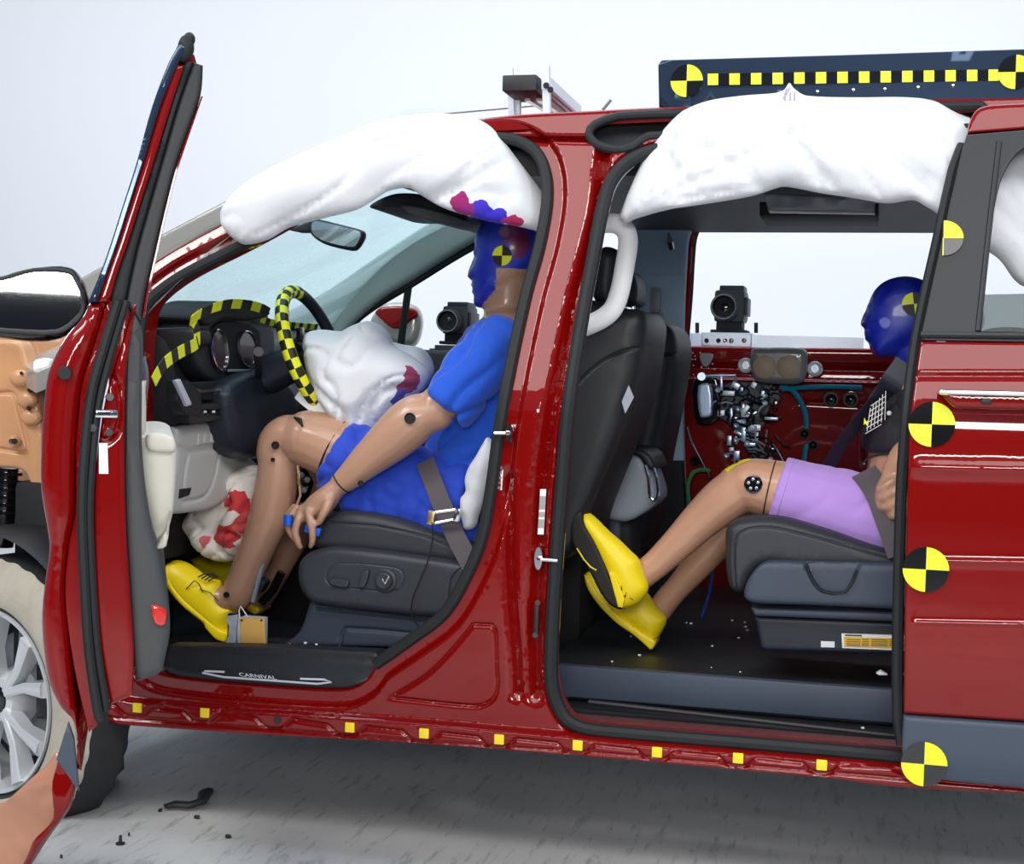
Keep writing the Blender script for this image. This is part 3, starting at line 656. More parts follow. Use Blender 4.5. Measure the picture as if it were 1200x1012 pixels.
# loose bolt tab of the rear curtain and the folded metal under the headliner
mk('airbag_tab', [tube([K(918, 116, -.10), K(924, 104, -.10)], [.004, .010], 6, flat=.3)]+[box(K(x, 113, -.105), (.004, .004, .02), bev=.001) for x in (920, 926, 931)], 'mauve_card', van)
# ---------------------------------------------------------------- opened driver door, seen edge-on
Ew = CAM+ray(128, 600)*(2.50/ray(128, 600).dot(_f)); Ew.z = 0
Hh = K(140, 600); Hh.z = 0
ud = (Ew-Hh); Ld = ud.length; ud.normalize(); nd = Vector((-ud.y, ud.x, 0))   # nd: inward side of the door
if nd.x < 0: nd = -nd
def DP(px, py, back=0.0):
    """pixel -> (n, z) on the plane square to the door at its trailing edge"""
    o = Ew-ud*back; d = ray(px, py); t = (o-CAM).dot(ud)/d.dot(ud); p = CAM+d*t
    return ((p-o).dot(nd), p.z)
def dmap(back=0.0):
    return lambda a, h, b: tuple(Ew-ud*(back+h)+nd*a+Vector((0, 0, b)))
def W3(px, py, back=0.0):
    a, b = DP(px, py, back); return Ew-ud*back+nd*a+Vector((0, 0, b))
def dplate(px, back, T, r=.006, g=.03, **k):
    return relief([DP(x, y, back) for x, y in px], (), 0.0, T=T, r=r, g=g, mp=dmap(back), **k)
door = thing('front_door', tuple(Hh+Vector((0, 0, .3))), None, None); par(door, van); WM[door.name] = Matrix.Translation(Hh+Vector((0, 0, .3)))
LB = Ld-.07
skin_px = cr([(105, 354, 'c'), (96, 372), (80, 390), (66, 413), (55, 440), (50, 480), (47, 530), (47, 572), (53, 612), (57, 645), (52, 682), (48, 722), (50, 765), (57, 805), (70, 832), (84, 847), (88, 865), (90, 905, 'c'), (96, 908, 'c'), (93, 870), (88, 830), (80, 740), (76, 690), (80, 640), (88, 600), (89, 520), (96, 450), (112, 400), (126, 352, 'c')], True, 4)
mk('door_skin', dplate(skin_px, 0, LB, r=.026, g=.012), 'red_paint', door, smooth=50)
mk('skin_flange', dplate(cr([(89, 520, 'c'), (96, 450), (112, 400), (126, 352, 'c'), (134, 354, 'c'), (120, 410), (106, 460), (97, 530), (96, 600), (99, 700), (106, 780), (114, 850, 'c'), (104, 858, 'c'), (90, 800), (80, 740), (76, 690), (80, 640), (88, 600)], True, 4), .012, LB-.02, r=.003), 'red_paint', door)
mk('door_seal', tube(resamp([tuple(W3(x, y, .004)) for x, y in cr([(138, 352), (122, 405), (107, 460), (99, 530), (96, 600), (99, 680), (104, 760), (114, 830), (119, 846)], False, 5)], .02, False), .0085, 8), 'black_rubber', door)
mk('door_seal', tube(resamp([tuple(W3(x, y, .012)) for x, y in cr([(148, 352), (131, 410), (116, 470), (108, 540), (105, 600), (108, 680), (114, 760), (125, 832)], False, 5)], .02, False), .0075, 8), 'black_rubber', door)
inner_px = cr([(157, 356, 'c'), (140, 410), (123, 470), (113, 540), (110, 600), (112, 680), (118, 760), (130, 826, 'c'), (156, 815, 'c'), (157, 760), (153, 700), (148, 620), (146, 540), (147, 450), (152, 400), (160, 356, 'c')], True, 4)
mk('latch_panel', dplate(inner_px, .010, LB-.02, r=.008, g=.015, grooves=[([DP(x, y, .01) for x, y in cr([(118, 432), (113, 450), (109, 470), (108, 500), (122, 515), (136, 505), (140, 480), (136, 450), (124, 430)], False, 4)], .006, .008)]), 'red_paint', door)
lt = mk('door_latch', [box(W3(125, 484.5, .0), (.038, .014, .014), Matrix.Rotation(math.atan2(ud.y, ud.x)+math.pi/2, 3, 'Z'), .003)], 'chrome', door)
mk('latch_slot', [box(W3(122, 484, -.008), (.022, .004, .006), Matrix.Rotation(math.atan2(ud.y, ud.x)+math.pi/2, 3, 'Z'), .001)], 'black_matte', lt)
for x, y in ((129, 465), (109, 501), (128, 506)):
    a = W3(x, y, .012); mk('latch_bolt', cyl(a, a+ud*.012, .0085, .007, 6), 'chrome', door)
mk('door_edge_label', relief([DP(x, y, .008) for x, y in ((116, 519), (126, 519), (127, 555), (116, 555))], (), 0, T=.001, r=0, mp=dmap(.008)), 'white_print', door)
a = W3(76, 437, .0); mk('door_plug', cyl(a-ud*.012, a+ud*.010, .0135, .011, 20), 'black_rubber', door)
trim_px = cr([(152, 360, 'c'), (160, 365), (166, 385), (166, 470), (166, 520), (170, 570), (178, 620), (186, 650), (194, 690), (199, 720), (199, 745), (194, 770), (190, 790, 'c'), (160, 800, 'c'), (156, 760), (152, 690), (147, 600), (146, 500), (148, 400)], True, 4)
mk('door_trim', dplate(trim_px, .02, LB-.05, r=.012), 'grey_trim', door)
mk('door_lamp', [dplate(cr([(177, 709), (186, 710), (195, 716), (195, 726), (192, 734), (181, 730)], True, 3), .012, .05, r=.004)], 'red_reflector', door)
arm_px = cr([(157, 450, 'c'), (168, 448), (171, 480), (171, 508, 'c'), (190, 508), (204, 514), (207, 530), (206, 560), (203, 600), (196, 625), (190, 632, 'c'), (182, 640), (173, 612), (160, 560), (156, 510)], True, 4)
mk('armrest', dplate(arm_px, .10, .55, r=.02), 'beige_plastic', door)
mk('armrest_lid', dplate(cr([(172, 509), (190, 508), (204, 514), (206, 524), (203, 530), (174, 528)], True, 3), .09, .5, r=.008), 'beige_plastic', door)
mk('door_pocket', dplate(cr([(156, 520, 'c'), (166, 560), (176, 610), (182, 642), (194, 622, 'c'), (200, 600, 'c'), (195, 640), (180, 642), (168, 612), (157, 570)], True, 3), .06, .6, r=.006), 'beige_plastic', door)
mk('pull_handle', tube(resamp([tuple(W3(x, y, .35)) for x, y in cr([(166, 418), (170, 440), (168, 470), (166, 500)], False, 4)], .02, False), .008, 8), 'chrome', door)
# window frame
def band(L, Rr, back, T, m, name, r=.006):
    mk(name, dplate(cr([(*L[0], 'c')]+L[1:-1]+[(*L[-1], 'c')]+[(*Rr[-1], 'c')]+Rr[::-1][1:-1]+[(*Rr[0], 'c')], True, 4), back, T, r=r, g=.02), m, door)
band([(212, 48), (198, 72), (178, 125), (160, 190), (144, 240), (130, 284), (118, 318), (103, 354)], [(220, 55), (208, 76), (188, 125), (168, 190), (152, 240), (138, 284), (126, 318), (114, 354)], -.004, .04, 'marker_board', 'outer_weatherstrip')
band([(206, 75), (188, 125), (168, 190), (152, 240), (138, 284), (126, 318), (114, 354)], [(216, 76), (200, 125), (180, 190), (164, 240), (150, 284), (138, 318), (128, 354)], .002, .05, 'red_paint', 'frame_upright')
band([(216, 72), (200, 125), (180, 190), (164, 240), (150, 284), (138, 318), (128, 354)], [(226, 72), (209, 120), (190, 185), (174, 240), (160, 290), (151, 330), (146, 356)], .012, .05, 'black_rubber', 'frame_seal')
band([(226, 72), (209, 120), (190, 185), (174, 240), (160, 290), (151, 330), (146, 356)], [(238, 76), (235, 112), (208, 190), (194, 243), (180, 304), (170, 350), (166, 380)], .02, .03, 'black_plastic', 'window_channel')
band([(236, 112), (208, 190), (194, 243), (180, 304), (170, 350), (167, 372)], [(238, 112), (211, 190), (197, 243), (183, 304), (173, 350), (170, 372)], .016, .04, 'red_paint', 'frame_edge')
mk('frame_cap', blobg := [ell(W3(218, 56, .01), (.014, .014, .022)), ell(W3(222, 46, .01), (.010, .01, .012)), ell(W3(214, 62, .01), (.012, .012, .016)), cyl(W3(221, 44, .01), W3(222, 38, .01), .003, .001, 6)], 'black_rubber', door)
# top rail falls forward to the mirror
T0 = W3(220, 75, .03); Tf = Hh+ud*.12+Vector((0, 0, DP(118, 356, 0)[1]))+nd*DP(125, 356, 0)[0]
rail = [tuple(T0.lerp(Tf, t)+Vector((0, 0, .10*math.sin(math.pi*t)))*1.0) for t in np.linspace(0, 1, 14)]
mk('frame_top_rail', tube(rail, .016, 8, flat=1.5), 'red_paint', door)
# mirror
bk = Ld-.16
mir = mk('side_mirror', relief([DP(x, y, bk) for x, y in cr([(-62, 352), (-50, 328), (0, 322), (20, 316), (60, 310), (84, 313), (96, 326), (103, 346), (106, 362), (98, 378), (70, 396), (40, 400), (0, 396), (-50, 388)], True, 4)], (), 0, T=.11, r=.045, back='round', mp=dmap(bk), g=.02), 'black_gloss', door, smooth=60)
mp_ = lambda pts: [DP(x, y, bk-.003) for x, y in pts]
mk('mirror_rim', relief(mp_(cr([(-55, 350), (-44, 330), (0, 325), (40, 314), (82, 316), (93, 330), (100, 350), (96, 372), (68, 392), (0, 390), (-44, 384)], True, 4)), [mp_(cr([(-49, 350), (-40, 334), (2, 329), (40, 319), (80, 321), (89, 333), (96, 352), (91, 368), (66, 386), (0, 384), (-40, 380)], True, 4))], 0, T=.02, r=.003, mp=dmap(bk-.012), g=.02), 'black_plastic', mir)
mat('mirror_glass', (.82, .84, .86), .02, 1)
mk('mirror_glass', relief(mp_(cr([(-49, 350), (-40, 334), (2, 329), (40, 319), (80, 321), (89, 333), (96, 352), (91, 368), (66, 386), (0, 384), (-40, 380)], True, 4)), (), 0, T=.01, r=0, mp=dmap(bk-.004), g=.03), 'mirror_glass', mir)
mk('mirror_arm', tube([W3(85, 395, bk+.03), W3(105, 385, bk+.02), W3(125, 385, bk)], [.03, .028, .03], 10, flat=.6), 'black_gloss', mir)
# hinges to the body
for z in (.55, .85):
    mk('door_hinge', [box(Hh+Vector((.0, .01, z)), (.06, .05, .06), bev=.006), box(Hh+ud*.06+Vector((0, 0, z)), (.05, .05, .05), bev=.006)], 'red_paint', door)
# torn slate-coloured flap under the door
mk('torn_flap', dplate([(66, 890), (80, 846), (87, 866), (91, 905), (93, 928)], .02, .012, r=.002), 'navy_plastic', door)
# ---------------------------------------------------------------- front wheel, toed out
wc = U(30, 812, .14); wa = Vector((-.33, -.944, 0)).normalized(); wx = Vector((wa.y, -wa.x, 0)) ; wx = Vector((-wa.y, wa.x, 0))
wheel = thing('front_wheel', tuple(wc), None, None); par(wheel, van); WM[wheel.name] = Matrix.Translation(wc)
RT = .362; RR = .236
prof = [(-.125, RR-.02), (-.135, RR+.01), (-.142, .27), (-.135, .315), (-.118, .345), (-.09, .358), (-.05, RT), (0, RT+.001), (.05, RT), (.09, .358), (.104, .345), (.118, .315), (.124, .27), (.117, RR+.01), (.105, RR-.004), (.09, RR-.012), (0, RR-.03)]
NT = 140
V = []; Fc = []; mi = []
u = np.array(wx); v = np.array([0, 0, 1.]); a_ = np.array(wa); o = np.array(wc)
for k in range(NT):
    an = 2*math.pi*k/NT
    for i, (h, r) in enumerate(prof):
        rr = r
        if 4 <= i <= 10 and (k % 4 == 0 or k % 4 == 1) and i in (4, 5, 9, 10): rr = r-.004
        if i == 6 or i == 8: rr = r-(.004 if k % 4 == 2 else 0)
        V.append(o+a_*(h if h > 0 else h*.35)+(u*math.cos(an)+v*math.sin(an))*rr)
m = len(prof)
for k in range(NT):
    for i in range(m-1):
        Fc.append([k*m+i, k*m+i+1, ((k+1) % NT)*m+i+1, ((k+1) % NT)*m+i]); mi.append(1 if i in (10, 11, 12, 9) else 0)
tyre = mk('tyre', (np.array(V), Fc, mi), ['tyre_rubber', 'tyre_dust'], wheel, smooth=30)
rimg = [_lathe(o, a_, [(.110, RR-.002), (.116, RR-.004), (.112, RR-.014), (.09, RR-.024), (.02, RR-.035), (-.10, RR-.03), (-.12, RR-.012), (-.118, RR-.006), (-.09, RR-.018), (.0, RR-.028), (.09, RR-.016), (.104, RR-.004)], 64, closed=True, caps=False)]
for k in range(5):
    for sg in (-1, 1):
        a0 = math.radians(90+14+72*k); a1 = a0+sg*math.radians(4); a2 = a0+sg*math.radians(17)
        P0 = o+a_*.075+(u*math.cos(a1)+v*math.sin(a1))*.045; P1 = o+a_*.088+(u*math.cos((a1+a2)/2)+v*math.sin((a1+a2)/2))*.13; P2 = o+a_*.098+(u*math.cos(a2)+v*math.sin(a2))*(RR-.012)
        ax = a_
        rimg.append(tube([P0, P1, P2], [.022, .020, .030], 8, flat=[1.0, 1.25, 1.3], up=a_, sect=[(.8, .5), (1, .25), (1, -.25), (.8, -.5), (-.9, -.55), (-.9, .55)]))
rimg.append(_lathe(o, a_, [(.02, .075), (.06, .07), (.084, .055), (.088, .036), (.082, .034)], 32))
rim = mk('rim', rimg, 'rim_metal', wheel, smooth=35)
mk('hub_cap', _lathe(o, a_, [(.082, .0335), (.09, .032), (.092, .028)], 32), 'black_gloss', rim)
mk('brake_disc', [_lathe(o, a_, [(-.02, .16), (.0, .16), (.0, .08), (.02, .075)], 48)], 'cable_grey', wheel)
mk('brake_caliper', box(o+a_*.0+np.array(u)*.12+v*.03, (.06, .10, .14), bev=.01), 'black_plastic', wheel)
mk('wheel_barrel', _lathe(o, a_, [(-.10, RR-.035), (-.02, RR-.04), (-.03, .05)], 48, caps=False), 'black_matte', wheel)
# ---------------------------------------------------------------- crushed front corner
mk('inner_fender', [relief(XZ(cr([(-40, 400, 'c'), (0, 398), (22, 400), (30, 420), (40, 455), (48, 500), (52, 560), (70, 640), (60, 660, 'c'), (30, 556), (0, 548), (-40, 548, 'c')], True, 4), None, Y=.16), (), .16, T=.05, r=.012, g=.012,
    grooves=[(XZ(cr([(-40, 460), (0, 460), (14, 461), (20, 475), (31, 520), (31, 528), (26, 530), (0, 526), (-40, 524)], False, 4), None, Y=.16), .005, .008)],
    hfun=lambda x, z, d: .0)]+[ell(U(x, y, .155), (.03, .018, .022)) for x, y in ((24, 443), (32, 468), (37, 489))]+[_lathe(U(17, 517, .15), (0, -1, 0), [(0, .018), (.012, .013), (.014, .008), (.0, .006)], 20)], 'tan_primer', van)
for x, y, r in ((17, 517, .0075), (25, 437, .0045), (33, 478, .0045), (34, 457, .0045)): mk('inner_fender_hole', cyl(U(x, y, .13), U(x, y, .16), r), 'black_matte', van)
mk('windshield_edge_panel', relief(XZ(cr([(60, 346, 'c'), (98, 323), (183, 277), (273, 230), (300, 216, 'c'), (300, 262, 'c'), (262, 262), (180, 310), (120, 352), (60, 372, 'c')], True, 4), None, Y=.34), (), .34, T=.06, r=.008, g=.016), 'silver_outside', van)
mk('strut_tower', [relief(XZ(cr([(22, 396, 'c'), (75, 396), (75, 470), (62, 600), (70, 690), (40, 600), (45, 520), (38, 450)], True, 4), None, Y=.30), (), .30, T=.05, r=.02, g=.02, hfun=lambda x, z, d: .02*math.sin(x*60))], 'tan_primer', van)
mk('hood_hinge', [tube([U(44, 432, .1), U(53, 430, .1), U(60, 431, .1)], .018, 8, flat=1.3)], 'white_print', van)
mk('apron_panel', relief(XZ([(-40, 545), (0, 545), (55, 552), (75, 600), (75, 690), (30, 640), (-40, 610)], None, Y=.36), (), .36, T=.03, r=.01), 'tan_primer', van)
mk('front_cross_panel', relief(XZ([(-60, 392), (70, 392), (110, 410), (-60, 412)], None, Y=.5), (), .5, T=.03, r=.01), 'tan_primer', van)
mk('shock_absorber', [tube([U(8, 548, .20), U(6, 590, .20), U(2, 640, .2)], .03, 12)]+[_lathe(U(8-3*i*.2, 555+i*9, .2), (0, .05, 1), [(-.004, .040), (.004, .040)], 20) for i in range(6)], 'black_gloss', van)
# liner arch above the tyre
P = [o+a_*.02+(u*math.cos(t)+v*math.sin(t))*.425 for t in np.linspace(math.radians(32), math.radians(185), 30)]
mk('wheel_arch_liner', tube(P, .11, 8, flat=.12, up=tuple(wa)), 'black_plastic', van)
# crumpled bumper corner lying against the wheel
bmp = cr([(-60, 1040, 'c'), (-60, 960), (0, 942), (30, 918), (55, 893), (66, 880), (82, 905, 'c'), (82, 925), (78, 948), (50, 982), (20, 1030), (0, 1060, 'c')], True, 4)
mat('bumper_shell', s2l(186, 132, 104), .3, var=.15, vscale=10, coat=.6)
mk('bumper_corner', relief(XZ(bmp, None, Y=-.42), (), -.42, T=.02, r=.008, g=.015, hfun=lambda x, z, d: .03*nz(x, z, 0, 7)+.012*abs(nz(x, z, 2, 18)), back='round'), 'bumper_shell', van)
mk('bumper_edge', relief(XZ(cr([(2, 1055, 'c'), (40, 985), (62, 958), (60, 915), (66, 890, 'c'), (84, 912, 'c'), (82, 930), (76, 950), (50, 986), (22, 1032), (12, 1060, 'c')], True, 4), None, Y=-.45), (), -.45, T=.02, r=.006, hfun=lambda x, z, d: .015*nz(x, z, 5, 14)), 'red_paint', van)
mat('liner_scrap', s2l(104, 98, 82), .8)
mk('mud_flap', [relief(XZ([(118, 856), (142, 853), (143, 902), (100, 941), (92, 930)], None, Y=.33), (), .33, T=.012, r=.002)], 'liner_scrap', van)
# ---------------------------------------------------------------- dashboard
def UX(px, py, X):
    d = ray(px, py); t = (X-CAM.x)/d.x; return CAM+d*t
def xmap(X): return lambda a, h, b: (X-h, a, b)
def xplate(px, X, T, r=.006, g=.02, **k):
    return relief([tuple(UX(x, y, X))[1:] for x, y in px], (), 0, T=T, r=r, g=g, mp=xmap(X), **k)
Xd = -.885
def prof_at(Yv, L): return [tuple(p) for p in L]
p0 = [U(x, y, .14) for x, y in cr([(130, 396), (165, 384), (190, 392), (203, 412), (208, 440), (219, 470), (220, 492), (208, 500), (160, 520), (130, 520)], True, 3)]
rings = []
for Yv in np.linspace(.135, 1.80, 16):
    e = min(1, (Yv-.135)/.05); s = .93+.07*math.sqrt(max(0, 1-(1-e)**2)); c = sum(p0, Vector())/len(p0)
    bulge = -.09*ss((Yv-.15)/.12)
    rings.append([(c.x+(p.x-c.x)*s+bulge*.6, Yv, c.z+(p.z-c.z)*s) for p in p0])
mat('dash_black', s2l(44, 46, 50), .5, bump=.2, bscale=300, bdist=.001)
mat('dash_navy', s2l(30, 37, 50), .45, bump=.15, bscale=300, bdist=.001)
dash = mk('dashboard', loft(rings), 'dash_black', van, smooth=50)
mk('dash_upper_pad', relief(XZ(cr([(165, 380), (178, 384), (226, 384), (229, 402), (200, 416), (180, 440), (168, 450)], True, 3), None, Y=.16), (), .16, T=.08, r=.01), 'cable_grey' if False else 'black_plastic', dash)
mk('instrument_hood', xplate(cr([(228, 396), (230, 378), (240, 366), (262, 358), (300, 360), (316, 368), (324, 392), (322, 430), (310, 452), (280, 452), (250, 446), (236, 430)], True, 4), Xd, .20, r=.02), 'dash_black', dash)
mk('hood_brow', xplate(cr([(236, 372), (262, 354), (296, 356), (318, 366), (312, 372), (290, 376), (262, 374), (246, 382)], True, 4), Xd+.03, .15, r=.008), 'black_matte', dash)
bz = mk('gauge_bezel', xplate(cr([(247, 400), (250, 384), (262, 376), (290, 379), (304, 388), (306, 410), (301, 434), (285, 437), (264, 436), (252, 420)], True, 4), Xd+.006, .01, r=.004), 'black_matte', dash)
def ring_on(X, c, rx, ry, rot, w, n=28):
    P = []
    for k in range(n):
        a = 2*math.pi*k/n; x = rx*math.cos(a); y = ry*math.sin(a); P.append(tuple(UX(c[0]+x*math.cos(rot)-y*math.sin(rot), c[1]+x*math.sin(rot)+y*math.cos(rot), X)))
    return tube(P, w, 6, closed=True)
mat('gauge_face', s2l(60, 40, 46), .3, coat=.4)
for c, rx, ry in (((258, 410), 9, 24), ((291, 409), 11, 21)):
    mk('gauge', xplate([(c[0]+rx*math.cos(t)-ry*math.sin(t)*-.12, c[1]+ry*math.sin(t)) for t in np.linspace(0, 2*math.pi, 20, False)], Xd+.012, .006, r=.001), 'gauge_face', bz)
    mk('gauge_ring', ring_on(Xd+.014, c, rx, ry, -.12, .0028), 'chrome', bz)
mk('gauge_trim', tube([UX(268, 434, Xd+.015), UX(294, 434, Xd+.015)], .004, 6), 'cable_grey', bz)
mk('wiper_stalk', [tube([UX(303, 447, Xd+.02), UX(303, 430, Xd+.10), UX(303, 412, Xd+.16)], [.010, .007, .012, .013], 10)], 'black_plastic', dash)
mk('air_vent', [xplate([(208, 446), (222, 446), (236, 460), (238, 486), (218, 486), (208, 470)], Xd+.04, .03, r=.004)], 'black_plastic', dash)
mk('vent_trim', xplate([(206, 446), (212, 444), (226, 474), (220, 476)], Xd+.052, .01, r=.003), 'aluminium', dash)
mk('coin_tray', [xplate([(224, 448), (270, 446), (268, 470), (228, 468)], Xd+.015, .02, r=.004)], 'black_matte', dash)
mk('tray_trim', tube([UX(226, 456, Xd+.03), UX(236, 458, Xd+.03), UX(258, 456, Xd+.03)], .004, 6), 'chrome', dash)
sp = mk('switch_panel', xplate([(222, 474), (276, 472), (274, 490), (224, 496)], Xd+.03, .03, r=.004), 'dash_black', dash)
for x in (238, 244, 250, 256): mk('switch', xplate([(x-2, 479), (x+2, 479), (x+2, 486), (x-2, 486)], Xd+.034, .004, r=.001), 'black_gloss', sp)
for x in (241, 251): mk('switch_icon', xplate([(x-1.2, 481), (x+1.2, 481), (x+1.2, 483.5), (x-1.2, 483.5)], Xd+.036, .002, r=0), 'white_print', sp)
mk('column_cover', [xplate(cr([(272, 452), (320, 432), (346, 450), (352, 490), (336, 520), (300, 538), (283, 530), (274, 500)], True, 4), Xd+.06, .20, r=.03)], 'dash_navy', dash)
mk('steering_column', tube([U(312, 440, .55), U(345, 425, .55), U(362, 420, .55)], [.055, .05, .04], 16), 'dash_navy', dash)
Xk = -.895
yz = lambda L: [tuple(UX(x, y, Xk))[1:] for x, y in L]
kp = mk('knee_panel', relief(yz(cr([(205, 500, 'c'), (240, 495), (276, 492, 'c'), (279, 510), (287, 528), (302, 542, 'c'), (302, 556), (280, 575), (250, 596), (222, 601), (198, 603, 'c'), (204, 560), (208, 530)], True, 4)), (), 0, T=.12, r=.012, mp=xmap(Xk),
    grooves=[(yz(cr([(222, 532), (258, 526, 'c'), (252, 560), (240, 582), (214, 588, 'c'), (218, 550), (222, 532)], False, 3)), .006, .005), (yz([(206, 522), (222, 528), (262, 522), (275, 512)]), .008, .005)]), 'light_grey_plastic', van)
mk('coin_slot', relief(yz([(232, 508), (256, 505), (254, 518), (231, 521)]), (), -.004, T=.01, r=.002, mp=xmap(Xk), grooves=[(yz([(238, 508), (237, 520)]), .004, .003), (yz([(246, 507), (245, 519)]), .004, .003)]), 'light_grey_plastic', kp)
mk('hood_release', relief(yz([(210, 573), (224, 571), (221, 580), (209, 584)]), (), -.003, T=.01, r=.002, mp=xmap(Xk)), 'black_plastic', kp)
# ---------------------------------------------------------------- checker tape
def ribbon(name, P, w, seg, side, parent, rows=1, lift=.0, shift=0, mats=('yellow_tape', 'tape_black')):
    """tape laid along P; side: unit vector(s) across the tape"""
    Q = resamp([tuple(p) for p in P], .004, False); Q2, T, N, B = frames(Q)
    L = np.concatenate([[0], np.cumsum(np.linalg.norm(np.diff(Q2, axis=0), axis=1))])
    side = np.array(side, float); gs = []
    S = side-T*(T@side)[:, None] if side.ndim == 1 else side
    S = S/(np.linalg.norm(S, axis=1)[:, None]+1e-9); Nn = np.cross(T, S)
    V = []; Fc = []; mi = []; cols = rows+1
    for i in range(len(Q2)):
        for h in (lift+.0008, lift-.0008):
            for k in range(cols): V.append(Q2[i]+S[i]*w*(k/rows-.5)+Nn[i]*h)
    st = cols*2
    for i in range(len(Q2)-1):
        c = int(L[i]/seg)
        for k in range(rows):
            a = i*st+k; Fc.append([a, a+1, a+1+st, a+st]); mi.append((c+k+shift) % 2)
            a = i*st+cols+k; Fc.append([a, a+1, a+1+st, a+st]); mi.append((c+k+shift) % 2)
        for k in (0, cols-1):
            a = i*st+k; Fc.append([a, a+cols, a+cols+st, a+st]); mi.append((c+shift) % 2)
    return mk(name, (np.array(V), Fc, mi), list(mats), parent, smooth=30)
ribbon('checker_tape', [UX(x, y, Xd+.06) for x, y in cr([(180, 447), (186, 436), (195, 424), (212, 412), (228, 404), (232, 400)], False, 5)], .030, .034, (0, .6, .8), dash)
ribbon('checker_tape', [UX(x, y, Xd+.045) for x, y in cr([(231, 404), (231, 392), (229, 380), (223, 373)], False, 5)], .030, .026, (0, 1, 0), dash)
ribbon('checker_tape', [UX(x, y, Xd+.05) for x, y in cr([(223, 376), (234, 368), (252, 360), (270, 356), (290, 357), (306, 361), (315, 366)], False, 5)], .026, .060, (.3, 0, 1), dash)
ribbon('checker_tape', [UX(x, y, Xd+.02) for x, y in cr([(306, 374), (320, 378), (345, 381), (372, 383)], False, 5)], .018, .030, (.3, 0, 1), dash)
# ---------------------------------------------------------------- steering wheel
sw_c = U(369, 414, .55); su = Vector((-.36, 0, .933)).normalized(); sv = Vector((0, 1, 0)); sn = Vector((su.z, 0, -su.x))
def swp(a, r=.178, off=0): return sw_c+su*math.cos(a)*r+sv*math.sin(a)*r+sn*off
stw = thing('steering_wheel', tuple(sw_c), None, None); par(stw, van); WM[stw.name] = Matrix.Translation(sw_c)
mk('wheel_ring', tube([swp(a) for a in np.linspace(0, 2*math.pi, 64, False)], .0165, 12, closed=True), 'black_plastic', stw)
V = []; Fc = []; mi = []; NA, NB = 66, 12
a0, a1 = math.radians(8), math.radians(-168)
for i in range(NA+1):
    a = a0+(a1-a0)*i/NA; c = np.array(swp(a)); rd = np.array(su*math.cos(a)+sv*math.sin(a)); nn = np.array(sn)
    for k in range(NB+1):
        b = math.radians(-70+250*k/NB); V.append(c+(rd*math.cos(b)+nn*math.sin(b))*.0185)
for i in range(NA):
    for k in range(NB): Fc.append([i*(NB+1)+k, i*(NB+1)+k+1, (i+1)*(NB+1)+k+1, (i+1)*(NB+1)+k]); mi.append((i//3+k//4) % 2)
mk('checker_tape', (np.array(V), Fc, mi), ['yellow_tape', 'tape_black'], stw)
mk('wheel_hub', [blobg2 := _lathe(sw_c-sn*.045, sn, [(0, .03), (.01, .06), (.03, .068), (.045, .055), (.05, .03)], 24)], 'black_plastic', stw)
for a in (-75, 75, 180):
    t = math.radians(a); mk('spoke', tube([swp(t, .05, -.02), swp(t, .12, -.015), swp(t, .172, 0)], [.020, .016, .014], 8, flat=.5, up=tuple(sn)), 'black_plastic', stw)
mk('spoke_buttons', [box(swp(math.radians(-60), .095, .008), (.012, .03, .04), bev=.003)], 'black_gloss', stw)
# steering-wheel airbag
sb = cr([(362, 392), (374, 386), (402, 388), (414, 382), (428, 376), (440, 378), (452, 390), (458, 404), (476, 414), (494, 428), (500, 440), (495, 454), (484, 466), (470, 482), (455, 498), (436, 513), (420, 510), (402, 500), (390, 486), (376, 466), (364, 432)], True, 4)
cloth_mat('airbag_wheel', WHT, [(U(490, 452, .42), .05, s2l(150, 60, 90)), (U(474, 474, .42), .035, s2l(70, 70, 160))])
def wr3(x, z): return .030*nz(x*6, 1, z*9)+.024*crease(nz(x*5+2+z*3, 4, z*4-x*4))+.014*crease(nz(x*9+z*4, 7, z*11-x*5), 5)-.012
ab = mk('steering_wheel_airbag', relief(XZ(sb, None, Y=.50), (), .50, pillow=(.13, .16, .11), g=.011, wr=wr3), 'airbag_wheel', van, smooth=80)
mk('airbag_back_lobe', relief(XZ(cr([(455, 402), (474, 404), (494, 408), (504, 420), (507, 434), (500, 450), (484, 462), (462, 450)], True, 4), None, Y=.62), (), .62, pillow=(.07, .08, .06), g=.012, wr=wr3), 'airbag_white', ab, smooth=80)
mk('paper_flap', relief(XZ([(345, 466), (352, 457), (366, 468), (374, 455), (382, 485), (368, 486)], None, Y=.42), (), .42, T=.002, r=0, hfun=lambda x, z, d: .01*nz(x, z, 0, 20)), 'white_card', ab)
cloth_mat('airbag_knee', s2l(238, 232, 224), [(U(280, 590, .45), .036, s2l(214, 60, 64)), (U(266, 626, .45), .036, s2l(214, 64, 70)), (U(240, 633, .45), .018, s2l(220, 120, 120)), (U(286, 612, .45), .030, s2l(220, 84, 84))])
def wr4(x, z): return .024*nz(x*12, 1, z*9)+.024*crease(nz(x*9+2, 4, z*12), 4)+.016*crease(nz(x*16-z*9, 8, z*16), 4)-.014
mk('knee_airbag', relief(XZ(cr([(284, 548), (296, 544), (306, 549), (306, 600), (296, 630), (284, 650), (270, 658), (250, 655), (232, 643), (220, 628), (206, 616), (203, 606), (222, 601), (236, 590), (252, 582), (264, 568), (272, 554)], True, 4), None, Y=.50), (), .50, pillow=(.06, .08, .06), g=.008, wr=wr4), 'airbag_knee', van, smooth=80)
mk('pedal_box', [box(U(228, 610, .62), (.10, .5, .16), bev=.02), box(U(195, 640, .9), (.1, 1.5, .5), bev=.02)], 'black_matte', van)
mk('kick_panel', relief(XZ([(150, 560), (200, 604), (200, 700), (196, 780), (150, 780)], None, Y=.5), (), .5, T=.02, r=.003), 'black_matte', van)
